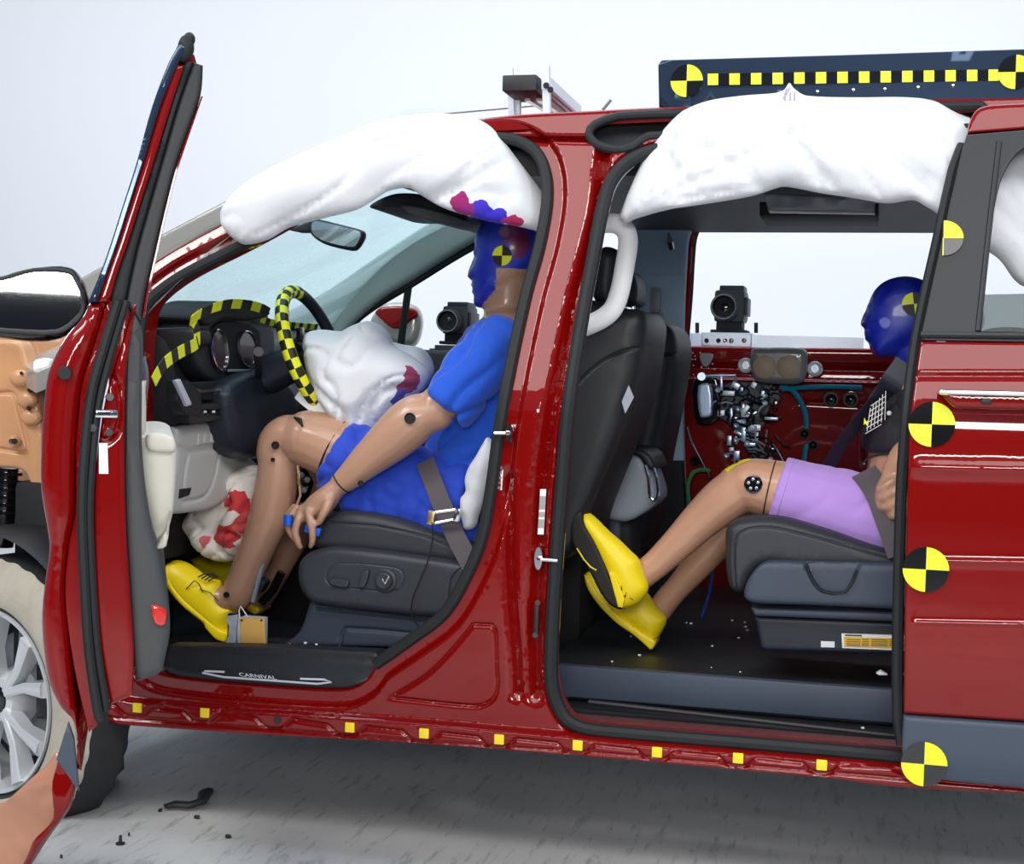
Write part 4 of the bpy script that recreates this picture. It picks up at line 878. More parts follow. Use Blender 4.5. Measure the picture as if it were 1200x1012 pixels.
# ---------------------------------------------------------------- driver seat
seat = thing('driver_seat', tuple(U(440, 760, .55)), None, None); par(seat, van); WM[seat.name] = Matrix.Translation(U(440, 760, .55))
mat('seat_black', s2l(50, 53, 60), .5, bump=.3, bscale=220, bdist=.001); mat('seat_plastic', s2l(54, 58, 66), .42, bump=.2, bscale=300, bdist=.001)
def soft(px, Y, T, r, g=.016, **k): return relief(XZ(px, None, Y=Y), (), Y, T=T, r=r, g=g, back='round', **k)
mk('seat_cushion', soft(cr([(362, 640), (368, 622), (380, 606), (400, 598), (440, 602), (480, 612), (520, 628), (560, 640), (580, 650), (575, 672), (530, 664), (450, 654), (385, 648)], True, 4), .30, .50, .03,
    grooves=[(XZ([(385, 612), (440, 616), (500, 628), (545, 646)], None, Y=.30), .003, .004)]), 'seat_black', seat)
sd = mk('seat_side_shield', soft(cr([(347, 672), (350, 657), (364, 646), (390, 641), (440, 645), (500, 653), (545, 660), (575, 668), (572, 700), (545, 722), (502, 724), (440, 718), (366, 708), (351, 692)], True, 4), .262, .05, .02,
    grooves=[(XZ(cr([(384, 668), (396, 660), (440, 662), (468, 667), (473, 680), (464, 692), (420, 690), (388, 686), (382, 678), (384, 668)], False, 4), None, Y=.262), .002, .002),
             (XZ(cr([(545, 662), (530, 676), (526, 700), (526, 720)], False, 4), None, Y=.262), .002, .003)]), 'seat_plastic', seat)
mk('seat_switch', soft(cr([(385, 679), (390, 677), (407, 680), (408, 686), (404, 689), (387, 685)], True, 3), .250, .02, .004), 'seat_plastic', sd)
mk('seat_switch', soft(cr([(424, 669), (431, 668), (432, 672), (427, 688), (420, 689), (419, 685)], True, 3), .250, .02, .004), 'seat_plastic', sd)
a = U(451.5, 680, .262); mk('lumbar_dial', [_lathe(a, (0, -1, 0), [(0, .030), (.004, .030), (.006, .026), (.006, .022), (.014, .021), (.016, .018), (.014, .0)], 28)], 'seat_plastic', sd)
mk('dial_mark', tube([U(448, 678, .244), U(451, 684, .244), U(456, 675, .244)], .0012, 5), 'white_print', sd)
mk('seat_base', soft(cr([(362, 706, 'c'), (440, 716), (520, 722, 'c'), (540, 760, 'c'), (330, 756, 'c'), (350, 740)], True, 3), .30, .48, .01,
    grooves=[(XZ([(398, 758), (400, 744), (405, 736), (440, 738), (500, 744)], None, Y=.30), .005, .006), (XZ([(370, 713), (440, 720), (505, 727)], None, Y=.30), .004, .006)]), 'navy_plastic', seat)
for q in (U(420, 762, .34), U(425, 760, .74)): mk('seat_rail', box(q, (.5, .05, .03), bev=.005), 'black_plastic', seat)
bk_ = cr([(575, 660), (552, 650), (545, 600), (560, 540), (585, 480), (610, 420), (630, 376), (660, 350), (700, 352), (728, 360), (748, 363), (756, 378), (753, 410), (746, 450), (730, 500), (706, 560), (690, 600), (670, 650), (620, 668)], True, 4)
mk('seat_backrest', soft(bk_, .36, .42, .05, g=.022, grooves=[(XZ(cr([(660, 468), (690, 435), (720, 415), (755, 405)], False, 4), None, Y=.36), .004, .006), (XZ(cr([(752, 410), (742, 460), (715, 530), (690, 590)], False, 4), None, Y=.36), .004, .006)]), 'black_plastic', seat)
mk('backrest_card', relief(XZ([(733, 470), (741, 451), (747, 465), (737, 484)], None, Y=.40), (), .345, T=.003, r=0), 'console_grey', seat)
mk('headrest', soft(cr([(694, 300), (704, 288), (718, 290), (725, 300), (722, 340), (716, 358), (700, 358), (690, 340)], True, 4), .46, .24, .04), 'black_plastic', seat)
for Yv in (.52, .64): mk('headrest_post', cyl(U(708, 350, Yv), U(708, 385, Yv), .007), 'chrome', seat)
mk('seat_side_airbag', relief(XZ(cr([(572, 512), (566, 520), (558, 534), (549, 548), (545, 562), (546, 575), (540, 584), (541, 604), (545, 620), (556, 618), (562, 600), (572, 570), (584, 530)], True, 4), None, Y=.29), (), .29, pillow=(.03, .04, .03), g=.008, wr=lambda x, z: .006*nz(x, z, 0, 24)), 'airbag_knee2' if False else 'airbag_white', seat, smooth=80)
mk('headrest_side_airbag', tube(resamp([tuple(U(x, y, .31)) for x, y in cr([(690, 268), (705, 262), (722, 262), (733, 270), (736, 284), (732, 312), (726, 342), (718, 362), (704, 374), (684, 383)], False, 5)], .012, False), .0185, 12, flat=1.3), 'white_card', seat)
# far front seat
fseat = thing('passenger_seat', tuple(U(700, 640, 1.3)), None, None); par(fseat, van); WM[fseat.name] = Matrix.Translation(U(700, 640, 1.3))
mk('seat_backrest', soft(cr([(640, 640), (650, 520), (690, 420), (730, 385), (760, 376), (778, 378), (790, 392), (792, 420), (784, 470), (770, 540), (755, 620), (740, 650)], True, 4), 1.12, .42, .05, g=.025, grooves=[(XZ(cr([(745, 440), (770, 418), (790, 414)], False, 4), None, Y=1.12), .004, .006)]), 'black_plastic', fseat)
mk('headrest', soft(cr([(722, 330), (730, 320), (740, 318), (746, 335), (744, 354), (730, 358), (720, 350)], True, 4), 1.22, .22, .03), 'black_plastic', fseat)
for x in (733, 742): mk('headrest_post', cyl(U(x, 352, 1.3), U(x, 380, 1.3), .006), 'chrome', fseat)
mk('seat_cushion', soft(cr([(500, 580), (640, 570), (740, 610), (740, 660), (500, 650)], True, 4), 1.12, .45, .04, g=.03), 'black_plastic', fseat)
mk('far_door_lining', relief(XZ([(560, 540), (800, 540), (810, 720), (560, 720)], None, Y=1.80), (), 1.80, T=.04, r=.01, g=.05), 'black_matte', van)
# console
cons = mk('centre_console', soft(cr([(600, 560), (640, 540), (697, 530), (746, 533), (758, 546), (768, 570), (770, 586), (758, 599), (732, 612), (700, 606), (676, 600), (600, 600)], True, 3), .90, .22, .02), 'console_grey', van)
mk('console_lid', soft(cr([(600, 540), (660, 526), (716, 524), (748, 526), (762, 534), (768, 550), (757, 548), (746, 534), (697, 531), (600, 556)], True, 3), .895, .24, .01), 'black_plastic', cons)
mk('console_latch', tube(resamp([tuple(U(x, y, .885)) for x, y in cr([(756, 545), (760, 560), (762, 582), (768, 586), (771, 578), (770, 562), (766, 548)], False, 4)], .01, False), .005, 8), 'chrome', cons)
mk('console_card', relief(XZ([(710, 541), (720, 543), (714, 561), (703, 558)], None, Y=.89), (), .888, T=.003, r=0), 'mauve_card', cons)
mk('console_label', relief(XZ([(697, 540), (710, 541), (703, 558), (692, 556)], None, Y=.89), (), .888, T=.003, r=0), 'dash_navy', cons)
mk('console_foot', soft([(711, 605), (728, 610), (726, 650), (712, 640)], .93, .1, .01), 'navy_plastic', cons)
mk('console_body', soft([(560, 600), (740, 610), (745, 700), (560, 690)], .94, .16, .02, g=.03), 'black_matte', cons)
mk('small_latch', [tube([U(685, 545, .60), U(691, 524, .6), U(695, 530, .6), U(690, 544, .6)], .005, 6)], 'chrome', van)
# ---------------------------------------------------------------- rear seat
rs = thing('rear_seat', tuple(U(960, 760, .55)), None, None); par(rs, van); WM[rs.name] = Matrix.Translation(U(960, 760, .55))
mk('seat_cushion', soft(cr([(849, 640), (850, 620), (860, 611), (876, 607), (906, 606), (932, 611), (975, 624), (1020, 640), (1060, 652), (1085, 664), (1085, 680), (1040, 672), (930, 668), (896, 664), (880, 676), (874, 690), (866, 696), (855, 690), (850, 670)], True, 4), .30, .50, .03,
    grooves=[(XZ(cr([(862, 690), (860, 650), (864, 628), (880, 619), (905, 618), (950, 628), (1010, 644), (1050, 655)], False, 4), None, Y=.30), .003, .004)]), 'seat_black', rs)
ssd = mk('seat_side_shield', soft(cr([(872, 700), (875, 682), (888, 664), (902, 658), (960, 659), (1090, 662, 'c'), (1090, 716, 'c'), (960, 710), (884, 707)], True, 4), .262, .05, .012, g=.014,
    steps=[(XZ(cr([(944, 659), (1007, 660), (1005, 668), (991, 692), (962, 692), (948, 672)], True, 2), None, Y=.262), .016, .010)]), 'navy_plastic', rs)
mk('grip_recess', tube([U(x, y, .258) for x, y in cr([(946, 662), (950, 675), (962, 691), (990, 693), (1004, 668)], False, 4)], .003, 6), 'black_gloss', ssd)
mk('lower_skirt', soft([(880, 712), (1085, 718), (1085, 730), (884, 722)], .29, .46, .008), 'navy_plastic', rs)
mk('seat_base', soft([(884, 722), (1085, 730), (1085, 768), (892, 762)], .32, .42, .008), 'dash_navy', rs)
yl = mk('warning_label', relief(XZ([(986, 742), (1054, 744), (1054, 762), (987, 759)], None, Y=.318), (), .318, T=.002, r=0), 'white_card', rs)
mat('label_yellow', s2l(226, 180, 40), .5)
mk('label_print', [relief(XZ([(989, 746), (1053, 748), (1053, 759.5), (989, 757.5)], None, Y=.3165), (), .3165, T=.001, r=0)]+
    [quad([tuple(U(x, y, .3158)) for x, y in ((990, 742.6+.5), (1010, 743.2+.5), (1010, 744.8+.5), (990, 744.2+.5))], 1)]+
    [quad([tuple(U(x, y, .3155)) for x, y in ((x0, yy), (x1, yy+(x1-x0)*.03), (x1, yy+(x1-x0)*.03+.9), (x0, yy+.9))], 2) for yy in (748.5, 751, 753.5, 755.5) for x0, x1 in ((992, 1008), (1010, 1018), (1021, 1040), (1042, 1051))], ['label_yellow', 'tape_black', 'liner_scrap'], yl, smooth=0)
mk('part_label', relief(XZ([(962, 751), (978, 751.5), (978, 758.5), (962, 758)], None, Y=.318), (), .318, T=.002, r=0), 'white_card', rs)
mk('seat_backrest', soft(cr([(1060, 655), (1075, 560), (1090, 480), (1110, 400), (1140, 395), (1180, 400), (1170, 480), (1140, 600), (1120, 670)], True, 4), .32, .46, .05, g=.03), 'seat_black', rs)
# ---------------------------------------------------------------- inner mirror, visor, roof pieces
im = mk('rear_view_mirror', soft(cr([(362, 262), (368, 256), (395, 262), (424, 270), (426, 278), (417, 292), (408, 293), (380, 286), (364, 275)], True, 4), .82, .03, .01, g=.01), 'black_plastic', van)
mk('mirror_glass', relief(XZ(cr([(365, 263), (370, 259), (395, 264), (421, 271), (422, 278), (414, 289), (382, 283), (367, 274)], True, 4), None, Y=.818), (), .818, T=.004, r=0, g=.02), 'mirror_glass', im)
mk('mirror_stem', relief(XZ([(336, 269), (364, 258), (366, 272), (350, 272)], None, Y=.83), (), .83, T=.03, r=.005), 'black_plastic', im)
mk('sun_visor', soft(cr([(432, 242), (446, 232), (466, 226), (495, 228), (520, 240), (560, 254), (528, 261), (500, 252), (484, 247), (450, 246)], True, 4), .45, .35, .008), 'black_plastic', van)
mk('visor_lining', soft(cr([(470, 240), (500, 244), (545, 258), (528, 262), (500, 256), (480, 250)], True, 3), .43, .2, .004), 'grey_trim', van)
mk('roof_bracket', [soft([(895, 226), (1025, 230), (1025, 248), (900, 246)], .55, .08, .006, hfun=lambda x, z, d: .02*abs(nz(x, z, 0, 14)))], 'cable_grey', van)
mk('roof_opening', soft([(890, 236), (1030, 238), (1030, 252), (890, 252)], .9, .3, .006), 'black_matte', van)
# ---------------------------------------------------------------- bared inside of the far sliding door
random.seed(11)
Yf = 1.84
gs = [relief(XZ(cr([(838, 450, 'c'), (865, 447), (890, 449), (910, 452, 'c'), (916, 468), (905, 474, 'c'), (900, 482), (890, 500), (892, 520), (900, 535), (880, 540, 'c'), (872, 524), (862, 505), (850, 495), (838, 486)], True, 3), None, Y=Yf), (), Yf, T=.02, r=.004, g=.008, hfun=lambda x, z, d: .010*(nz(x, z, 0, 22) > 0)+.006*(nz(x, z, 3, 34) > .1))]
mech = mk('door_mechanism', gs, 'dash_navy', fs)
def rndpx(): 
    while True:
        x, y = random.uniform(822, 912), random.uniform(446, 540)
        if x > 838 and (y < 485 or 850 < x < 905): return x, y
for i in range(80):
    x, y = rndpx(); p = U(x, y, Yf-random.uniform(.012, .03)); k = random.random()
    R = Matrix.Rotation(random.choice([0, 1.57, 1.57, 0, .4, 2.2, .1])+random.uniform(-.08, .08), 3, 'Y'); m = random.choice(['steel_parts', 'steel_parts', 'aluminium', 'black_gloss', 'dash_navy'])
    if k < .45: mk('bracket', box(p, (random.uniform(.014, .055), .012, random.uniform(.007, .022)), R, .002), m, mech)
    elif k < .7: mk('bolt', _lathe(p, (0, -1, 0), [(-.006, .009), (.006, .009), (.008, .006), (.003, .005), (.002, .001)], 12), m, mech)
    else:
        q = p+R@Vector((random.uniform(.03, .07), 0, 0)); mk('rod', tube([p, (p+q)/2+Vector((0, -.01, .006)), q], .0032, 6), m, mech)
mk('inner_handle', soft(cr([(818, 452), (832, 450), (834, 486), (820, 488)], True, 3), Yf-.02, .03, .006), 'steel_parts', fs)
mk('handle_base', soft(cr([(812, 446), (840, 443), (842, 492), (816, 496)], True, 3), Yf, .03, .006), 'black_gloss', fs)
mk('latch_arm', [tube([U(822, 441, Yf-.01), U(840, 440, Yf-.01), U(862, 440, Yf-.01), U(862, 447, Yf-.01)], .010, 8, flat=.5), cyl(U(822, 441, Yf-.03), U(822, 441, Yf), .014)], 'steel_parts', fs)
mk('hanger_plate', relief(XZ(cr([(820, 415), (836, 415), (832, 426), (827, 430), (822, 426)], True, 3), None, Y=Yf), (), Yf, T=.01, r=.002), 'cable_grey', fs)
mat('frosted_can', s2l(112, 116, 118), .35, coat=.5); mat('can_disc', s2l(168, 150, 126), .5)
can = mk('frosted_canister', [soft(cr([(880, 410), (900, 407), (940, 408), (946, 416), (942, 445), (930, 450), (890, 448), (881, 440)], True, 4), Yf-.10, .10, .02)], 'frosted_can', fs)
for x in (896, 924): mk('canister_disc', _lathe(U(x, 430, Yf-.098), (0, -1, 0), [(0, .040), (.004, .038), (.008, .030), (.009, 0)], 28), 'can_disc', can)
for x, y in ((874, 428), (955, 432)):
    mk('mounting_tab', _lathe(U(x, y, Yf-.03), (0, -1, 0), [(0, .026), (.005, .026), (.008, .022), (.006, .016), (.009, .013), (.009, .0)], 18), 'aluminium', fs)
def hose(name, L, Y, r, m, parent): return mk(name, tube(resamp([tuple(U(x, y, Y)) for x, y in cr(L, False, 6)], .012, False), r, 8), m, parent)
hose('hose', [(914, 453), (928, 457), (938, 470), (944, 486), (945, 502)], Yf-.03, .009, 'cyan_hose', fs)
hose('hose', [(945, 520), (943, 532), (942, 550)], Yf-.03, .009, 'cyan_hose', fs)
hose('hose', [(916, 456), (940, 454), (975, 453), (1010, 454)], Yf-.03, .008, 'cyan_hose', fs)
hose('cable', [(808, 590), (806, 570), (812, 554), (824, 550), (832, 552)], Yf-.03, .007, 'green_hose', fs)
hose('cable', [(806, 500), (812, 520), (822, 540), (832, 560)], Yf-.03, .004, 'chrome', fs)
hose('cable', [(833, 640), (836, 655), (832, 690), (826, 712), (820, 728)], 1.2, .005, 'blue_cable', van)
hose('cable', [(905, 520), (912, 530), (920, 545)], Yf-.04, .005, 'chrome', fs)
hose('cable', [(908, 510), (918, 520), (926, 524)], Yf-.04, .004, 'chrome', fs)
for x, y, r in ((974, 468, .026), (997, 468, .026), (943, 508, .018), (953, 521, .018), (815, 540, .018)):
    mk('grommet', _lathe(U(x, y, Yf+.035), (0, -1, 0), [(0, r), (.012, r), (.012, r*.7), (.004, r*.6), (.008, r*.3), (.008, 0)], 20), 'black_gloss', fs)
for k in range(26):
    x, y = random.uniform(800, 838), random.uniform(412, 470); mk('glass_crumb', box(U(x, y, Yf+.03), (.005, .004, .004), Matrix.Rotation(random.random()*3, 3, 'Y'), .001), 'white_card', fs)
# seat belts
def strap(name, L, w, m, parent, side=(0, 1, 0)):
    P = [U(*l) for l in L]; P = resamp([tuple(p) for p in cr([tuple(p) for p in P], False, 6)], .012, False); return ribbon(name, P, w, 9, side, parent, mats=(m, m))
strap('seat_belt', [(498, 540, .34), (508, 566, .31), (520, 596, .285), (534, 628, .26), (552, 662, .22)], .048, 'belt_webbing', van, side=(1, 0, .25))
# ---------------------------------------------------------------- crash test dummies
def limb(J, n=18, flat=1.0, caps=True, sub=5):
    P = [(*U(x, y, Yv), r) for x, y, Yv, r in J]; Q = cr(P, False, sub); C3 = [tuple(q[:3]) for q in Q]; rr = [max(.002, q[3]) for q in Q]
    g = [tube(C3, rr, n, flat=flat)]
    if caps: g += [ell(C3[0], (rr[0]*.98,)*3, n=14, m=8), ell(C3[-1], (rr[-1]*.98,)*3, n=14, m=8)]
    return g
def ball(x, y, Yv, r, rr=None): 
    return ell(U(x, y, Yv), rr if rr else (r, r, r))
# paint on the heads
def head_mat(name, base, blots):
    m = mat(name, base, .38, coat=.15); nt = m.node_tree; b = nt.nodes['Principled BSDF']; tc = nt.nodes.new('ShaderNodeTexCoord')
    n0 = nt.nodes.new('ShaderNodeTexNoise'); n0.inputs['Scale'].default_value = 18; n0.inputs['Detail'].default_value = 4; nt.links.new(tc.outputs['Object'], n0.inputs['Vector'])
    r0 = nt.nodes.new('ShaderNodeValToRGB'); r0.color_ramp.elements[0].position = .40; r0.color_ramp.elements[0].color = (*base, 1); r0.color_ramp.elements[1].position = .72; r0.color_ramp.elements[1].color = (*s2l(46, 70, 180), 1); nt.links.new(n0.outputs[0], r0.inputs[0]); last = r0.outputs[0]
    for (c, rad, cl) in blots:
        vm = nt.nodes.new('ShaderNodeVectorMath'); vm.operation = 'DISTANCE'; vm.inputs[1].default_value = tuple(c); nt.links.new(tc.outputs['Object'], vm.inputs[0])
        nn = nt.nodes.new('ShaderNodeTexNoise'); nn.inputs['Scale'].default_value = 22; nt.links.new(tc.outputs['Object'], nn.inputs['Vector'])
        ad = nt.nodes.new('ShaderNodeMath'); ad.operation = 'MULTIPLY_ADD'; ad.inputs[1].default_value = rad*1.4; nt.links.new(nn.outputs[0], ad.inputs[0]); nt.links.new(vm.outputs['Value'], ad.inputs[2])
        mr = nt.nodes.new('ShaderNodeMapRange'); mr.inputs['From Min'].default_value = rad*1.5; mr.inputs['From Max'].default_value = rad*1.85; mr.inputs['To Min'].default_value = .85; mr.inputs['To Max'].default_value = 0; nt.links.new(ad.outputs[0], mr.inputs[0])
        mx = nt.nodes.new('ShaderNodeMix'); mx.data_type = 'RGBA'; nt.links.new(mr.outputs[0], mx.inputs[0]); nt.links.new(last, mx.inputs[6]); mx.inputs[7].default_value = (*cl, 1); last = mx.outputs[2]
    nt.links.new(last, b.inputs['Base Color'])
# ------ front dummy
HY = .56
head_mat('head_paint_front', s2l(26, 46, 190), [(U(603, 276, HY-.07), .035, s2l(120, 24, 60)), (U(592, 272, HY-.07), .016, s2l(150, 110, 120)), (U(612, 290, HY-.07), .03, s2l(110, 20, 50)), (U(575, 312, HY-.06), .012, s2l(90, 80, 130)), (U(580, 330, HY-.06), .014, s2l(60, 90, 200))])
d1 = thing('crash_test_dummy', tuple(U(520, 620, .56)), 'crash test dummy in blue shirt and shorts, head painted blue, in the driver seat', 'dummy')
headp = cr([(566, 262), (560, 274), (557.5, 284), (558.5, 293), (559, 299), (556, 309), (551, 319), (549, 324.5), (552, 327.5), (555.5, 328.5), (554.5, 332), (553.2, 335), (555.5, 337.5), (554.5, 341), (556.8, 345), (556.5, 351), (560, 358), (567, 361), (580, 352), (596, 346), (612, 336), (624, 318), (632, 296), (631, 274), (622, 255), (606, 246), (588, 245), (574, 251)], True, 4)
gh = [relief(XZ(headp, None, Y=HY), (), HY, pillow=(.078, .078, .062), g=.008)]
gh += limb([(561, 300, HY, .012), (556.5, 310, HY, .011), (553, 318, HY, .0105), (551.5, 323.5, HY, .009)], 12)+[ell(U(562, 297, HY), (.014, .045, .012)), ell(U(563, 352.5, HY), (.019, .026, .019))]
gh += [ell(U(557, 334, HY), (.012, .024, .006)), ell(U(558, 342, HY), (.012, .022, .007))]
neck = limb([(596, 325, HY, .062), (594, 350, HY, .060), (594, 375, HY, .062), (598, 400, HY, .075)])
torso = limb([(598, 400, .56, .10), (592, 430, .56, .13), (580, 480, .56, .125), (560, 540, .56, .125), (545, 590, .56, .14), (540, 618, .56, .13)], flat=1.0)
torso = [(v*np.array([1, 1, 1]), f, m) for v, f, m in torso]
def widen(gs, cy, s): return [(np.stack([v[:, 0], cy+(v[:, 1]-cy)*s, v[:, 2]], 1), f, m) for v, f, m in gs]
torso = widen(torso, .56, 1.32)
sh = [ell(U(578, 408, .37), (.062,)*3), ell(U(578, 408, .75), (.062,)*3)]
uarm = limb([(578, 410, .36, .060), (560, 430, .33, .058), (530, 460, .305, .052), (506, 480, .29, .047)])
farm = limb([(512, 484, .29, .045), (494, 487, .285, .058), (480, 496, .285, .062), (460, 514, .285, .058), (432, 538, .285, .046), (412, 556, .285, .036), (400, 566, .285, .030)])
thigh = limb([(528, 590, .44, .105), (480, 570, .44, .098), (430, 545, .43, .090), (385, 522, .42, .084), (362, 514, .42, .078)])
knee = limb([(352, 515, .42, .060), (338, 511, .42, .058), (327, 519, .42, .056), (324, 535, .42, .054)])
shin = limb([(325, 524, .42, .053), (326, 550, .42, .055), (320, 590, .42, .058), (307, 630, .42, .050), (294, 660, .42, .046), (282, 688, .42, .046), (279, 697, .42, .044)])
foot = limb([(279, 697, .42, .040), (262, 702, .42, .036), (236, 690, .42, .030)])
thigh2 = limb([(535, 590, .68, .105), (480, 565, .68, .095), (430, 540, .68, .085), (400, 525, .68, .075)])
shin2 = limb([(400, 525, .68, .062), (378, 560, .68, .055), (352, 610, .68, .052), (332, 650, .68, .044), (312, 690, .68, .038), (300, 704, .68, .04)])
foot2 = limb([(300, 704, .68, .036), (280, 700, .68, .034), (256, 684, .68, .03)])
uarm2 = limb([(580, 412, .76, .058), (550, 440, .79, .052), (520, 475, .80, .046), (500, 500, .80, .05)])
farm2 = limb([(500, 500, .80, .05), (470, 520, .78, .045), (440, 540, .75, .03)])
# near hand: palm, four fingers of unequal length hanging down, thumb from the side of the palm
hy = .275
hand = [*limb([(400, 567, .283, .027), (390, 575, .28, .028), (378, 585, hy, .030), (366, 596, hy, .028), (356, 604, hy, .020)], flat=.8)]
hand += widen(limb([(392, 574, hy+.01, .026), (374, 592, hy+.015, .034), (360, 602, hy+.02, .026)]), hy+.01, 1.3)
fing = [limb([(362, 598, hy-.022, .0125), (363, 608, hy-.035, .011), (366, 622, hy-.036, .010), (366, 634, hy-.030, .009), (364, 640, hy-.024, .0075)], 12),
        limb([(354, 596, hy+.002, .0125), (350, 608, hy-.020, .0115), (346, 622, hy-.024, .0105), (349, 634, hy-.020, .0095), (352, 641, hy-.014, .008)], 12),
        limb([(348, 596, hy+.022, .0125), (341, 606, hy+.006, .011), (338, 618, hy+.004, .010), (343, 628, hy+.008, .009), (347, 633, hy+.012, .008)], 12),
        limb([(346, 594, hy+.040, .0115), (339, 602, hy+.032, .010), (336, 612, hy+.032, .009), (340, 621, hy+.036, .008)], 12),
        limb([(388, 580, hy-.008, .014), (384, 592, hy-.028, .013), (378, 603, hy-.036, .011), (374, 612, hy-.032, .009)], 12)]
for f_ in fing: hand += f_
bodygeo = gh+neck+torso+sh+uarm+farm+thigh+knee+shin+foot+thigh2+shin2+foot2+uarm2+farm2+hand
hx = U(588, 338, HY); ha = U(590.5, 316, HY); hb = U(587.5, 340, HY); hc = U(566, 361, HY); hz0 = U(590, 316, HY).z
def headfn(c):
    if c.z < hc.z-.012 or c.x < hc.x-.08 or c.z < .9: return 0
    # blue in front of and above the jaw line
    zz = [hc.z, hb.z, ha.z, ha.z+.001]; xx = [hc.x, hb.x, ha.x, 9]
    return 1 if c.x < np.interp(c.z, zz, xx) and c.z > hc.z-.01 and c.z > 1.2 else 0
def seams(x, y, z): return .0008*nz(x, y, z, 30)
body1 = blob('body', bodygeo, .0052, 4, ['vinyl_skin', 'head_paint_front'], d1, matfn=headfn)
# clothes
shirt_g = widen(limb([(598, 392, .56, .082), (594, 412, .56, .125), (586, 450, .56, .140), (570, 500, .56, .142), (552, 555, .56, .146), (540, 590, .56, .15), (536, 600, .56, .145)], caps=False), .56, 1.34)
slv = limb([(584, 402, .385, .060), (572, 414, .355, .076), (552, 438, .325, .076), (532, 462, .305, .074), (520, 476, .295, .072)], caps=False)
slv2 = limb([(584, 402, .75, .07), (560, 432, .79, .07), (532, 462, .80, .066)], caps=False)
shirt = blob('shirt', shirt_g+slv+slv2+[ell(U(582, 407, .39), (.082,)*3), ell(U(582, 407, .75), (.082,)*3), ell(U(590, 402, .56), (.10, .17, .075))], .007, 4, ['shirt_blue'], d1,
    fine=lambda x, y, z: .005-.012*crease(nz(x*2+z*4, y*2, z*8-x*6), 5)-.010*crease(nz(x*9-z*3, y*3, z*6+3), 5)+.010*nz(x*5, y*5, z*5))
sg = limb([(548, 588, .45, .125), (510, 582, .44, .118), (470, 570, .435, .112), (436, 553, .43, .108), (410, 541, .425, .107), (398, 534, .425, .106)], caps=False)
sg += widen(limb([(552, 560, .56, .135), (540, 595, .56, .150), (530, 612, .56, .12)]), .56, 1.3)
sg += limb([(545, 588, .68, .115), (480, 568, .68, .105), (440, 548, .68, .098), (420, 538, .68, .096)], caps=False)
sg += [relief(XZ(cr([(396, 560), (396, 596), (430, 604), (470, 612), (522, 632), (545, 640), (550, 600), (480, 570)], True, 3), None, Y=.335), (), .335, T=.08, r=.02, g=.015)]
mk_sh = blob('shorts', sg, .007, 4, ['shorts_blue'], d1, fine=lambda x, y, z: .010-.009*crease(nz(x*9-z*4, y*2, z*3+x*2), 4)-.007*crease(nz(x*8+z*9, y*4, z*6-x*6), 4)+.004*nz(x*6, y*6, z*6))
# dark gap line round the thigh flesh, joint holes, straps
def hoop(c, ax, r, w, m, name, parent, ry=None):
    ax = Vector(ax).normalized(); a = ax.cross(Vector((0, 1, 0))).normalized(); b = ax.cross(a)
    return mk(name, tube([tuple(Vector(c)+a*math.cos(t)*r+b*math.sin(t)*(ry or r)) for t in np.linspace(0, 2*math.pi, 32, False)], w, 6, closed=True), m, parent)
hoop(U(392, 527, .425), U(430, 545, .43)-U(385, 522, .42), .087, .003, 'black_matte', 'thigh_seam', d1)
def disc(name, x, y, Yv, r, parent, m='black_matte', t=.004): a = U(x, y, Yv); return mk(name, _lathe(a, (0, -1, 0), [(0, r), (t, r), (t, r*.85), (t*.3, r*.7), (t*.3, 0)], 20), m, parent)
disc('elbow_joint_hole', 480.6, 490, .222, .014, d1); disc('knee_joint_hole', 323, 521.5, .360, .0105, d1); disc('shin_hole', 320, 538.5, .360, .0055, d1); disc('ankle_hole', 266, 696.5, .378, .008, d1, t=.006)
disc('wrist_hole', 423, 566, .245, .007, d1, m='shoe_sole')
hoop(U(401, 566, .284), U(410, 558, .285)-U(396, 570, .284), .0305, .0018, 'black_matte', 'wrist_seam', d1)
mk('knee_gap', [tube([U(345, 489, .375), U(351, 492, .36), U(355, 500, .352)], [.003, .007, .002], 8)], 'black_matte', d1)
mk('shin_zip', [tube([U(349, 545, .375), U(352, 580, .375), U(343, 605, .375)], .0035, 6)], 'vinyl_skin', d1)
mk('zip_pull', [box(U(350, 561, .37), (.008, .006, .03), bev=.002)], 'brass', d1)
mk('knee_clevis', [tube([U(350, 548, .44), U(356, 565, .45), U(352, 585, .46)], [.02, .028, .02], 8)]+[cyl(U(x, y, .41), U(x, y, .44), .008, n=8) for x, y in ((352, 556), (360, 562), (356, 574))], 'black_gloss', d1)
mk('ankle_load_cell', [box(U(306, 684, .42), (.03, .04, .035), Matrix.Rotation(.5, 3, 'Y'), .004)], 'black_plastic', d1)
mk('ankle_bracket', tube([U(308, 660, .40), U(300, 690, .40), U(296, 705, .40)], .006, 6), 'steel_parts', d1)
mk('ankle_bracket', tube([U(330, 670, .5), U(320, 690, .5), U(306, 706, .5)], .012, 8), 'black_gloss', d1)
mk('finger_tape', [tube([U(338, 603, hy-.006), U(338, 616, hy-.008)], [.0125, .012], 12)], 'blue_tape', d1)
mk('finger_tape', [box(U(367, 621, hy-.022), (.042, .014, .020), Matrix.Rotation(.25, 3, 'Y'), .003)], 'blue_tape', d1)
target('head_target', U(588.5, 299.5, HY-.0795), .0262, d1, nrm=(-.05, -1, .05), flip=0, black='tape_black')
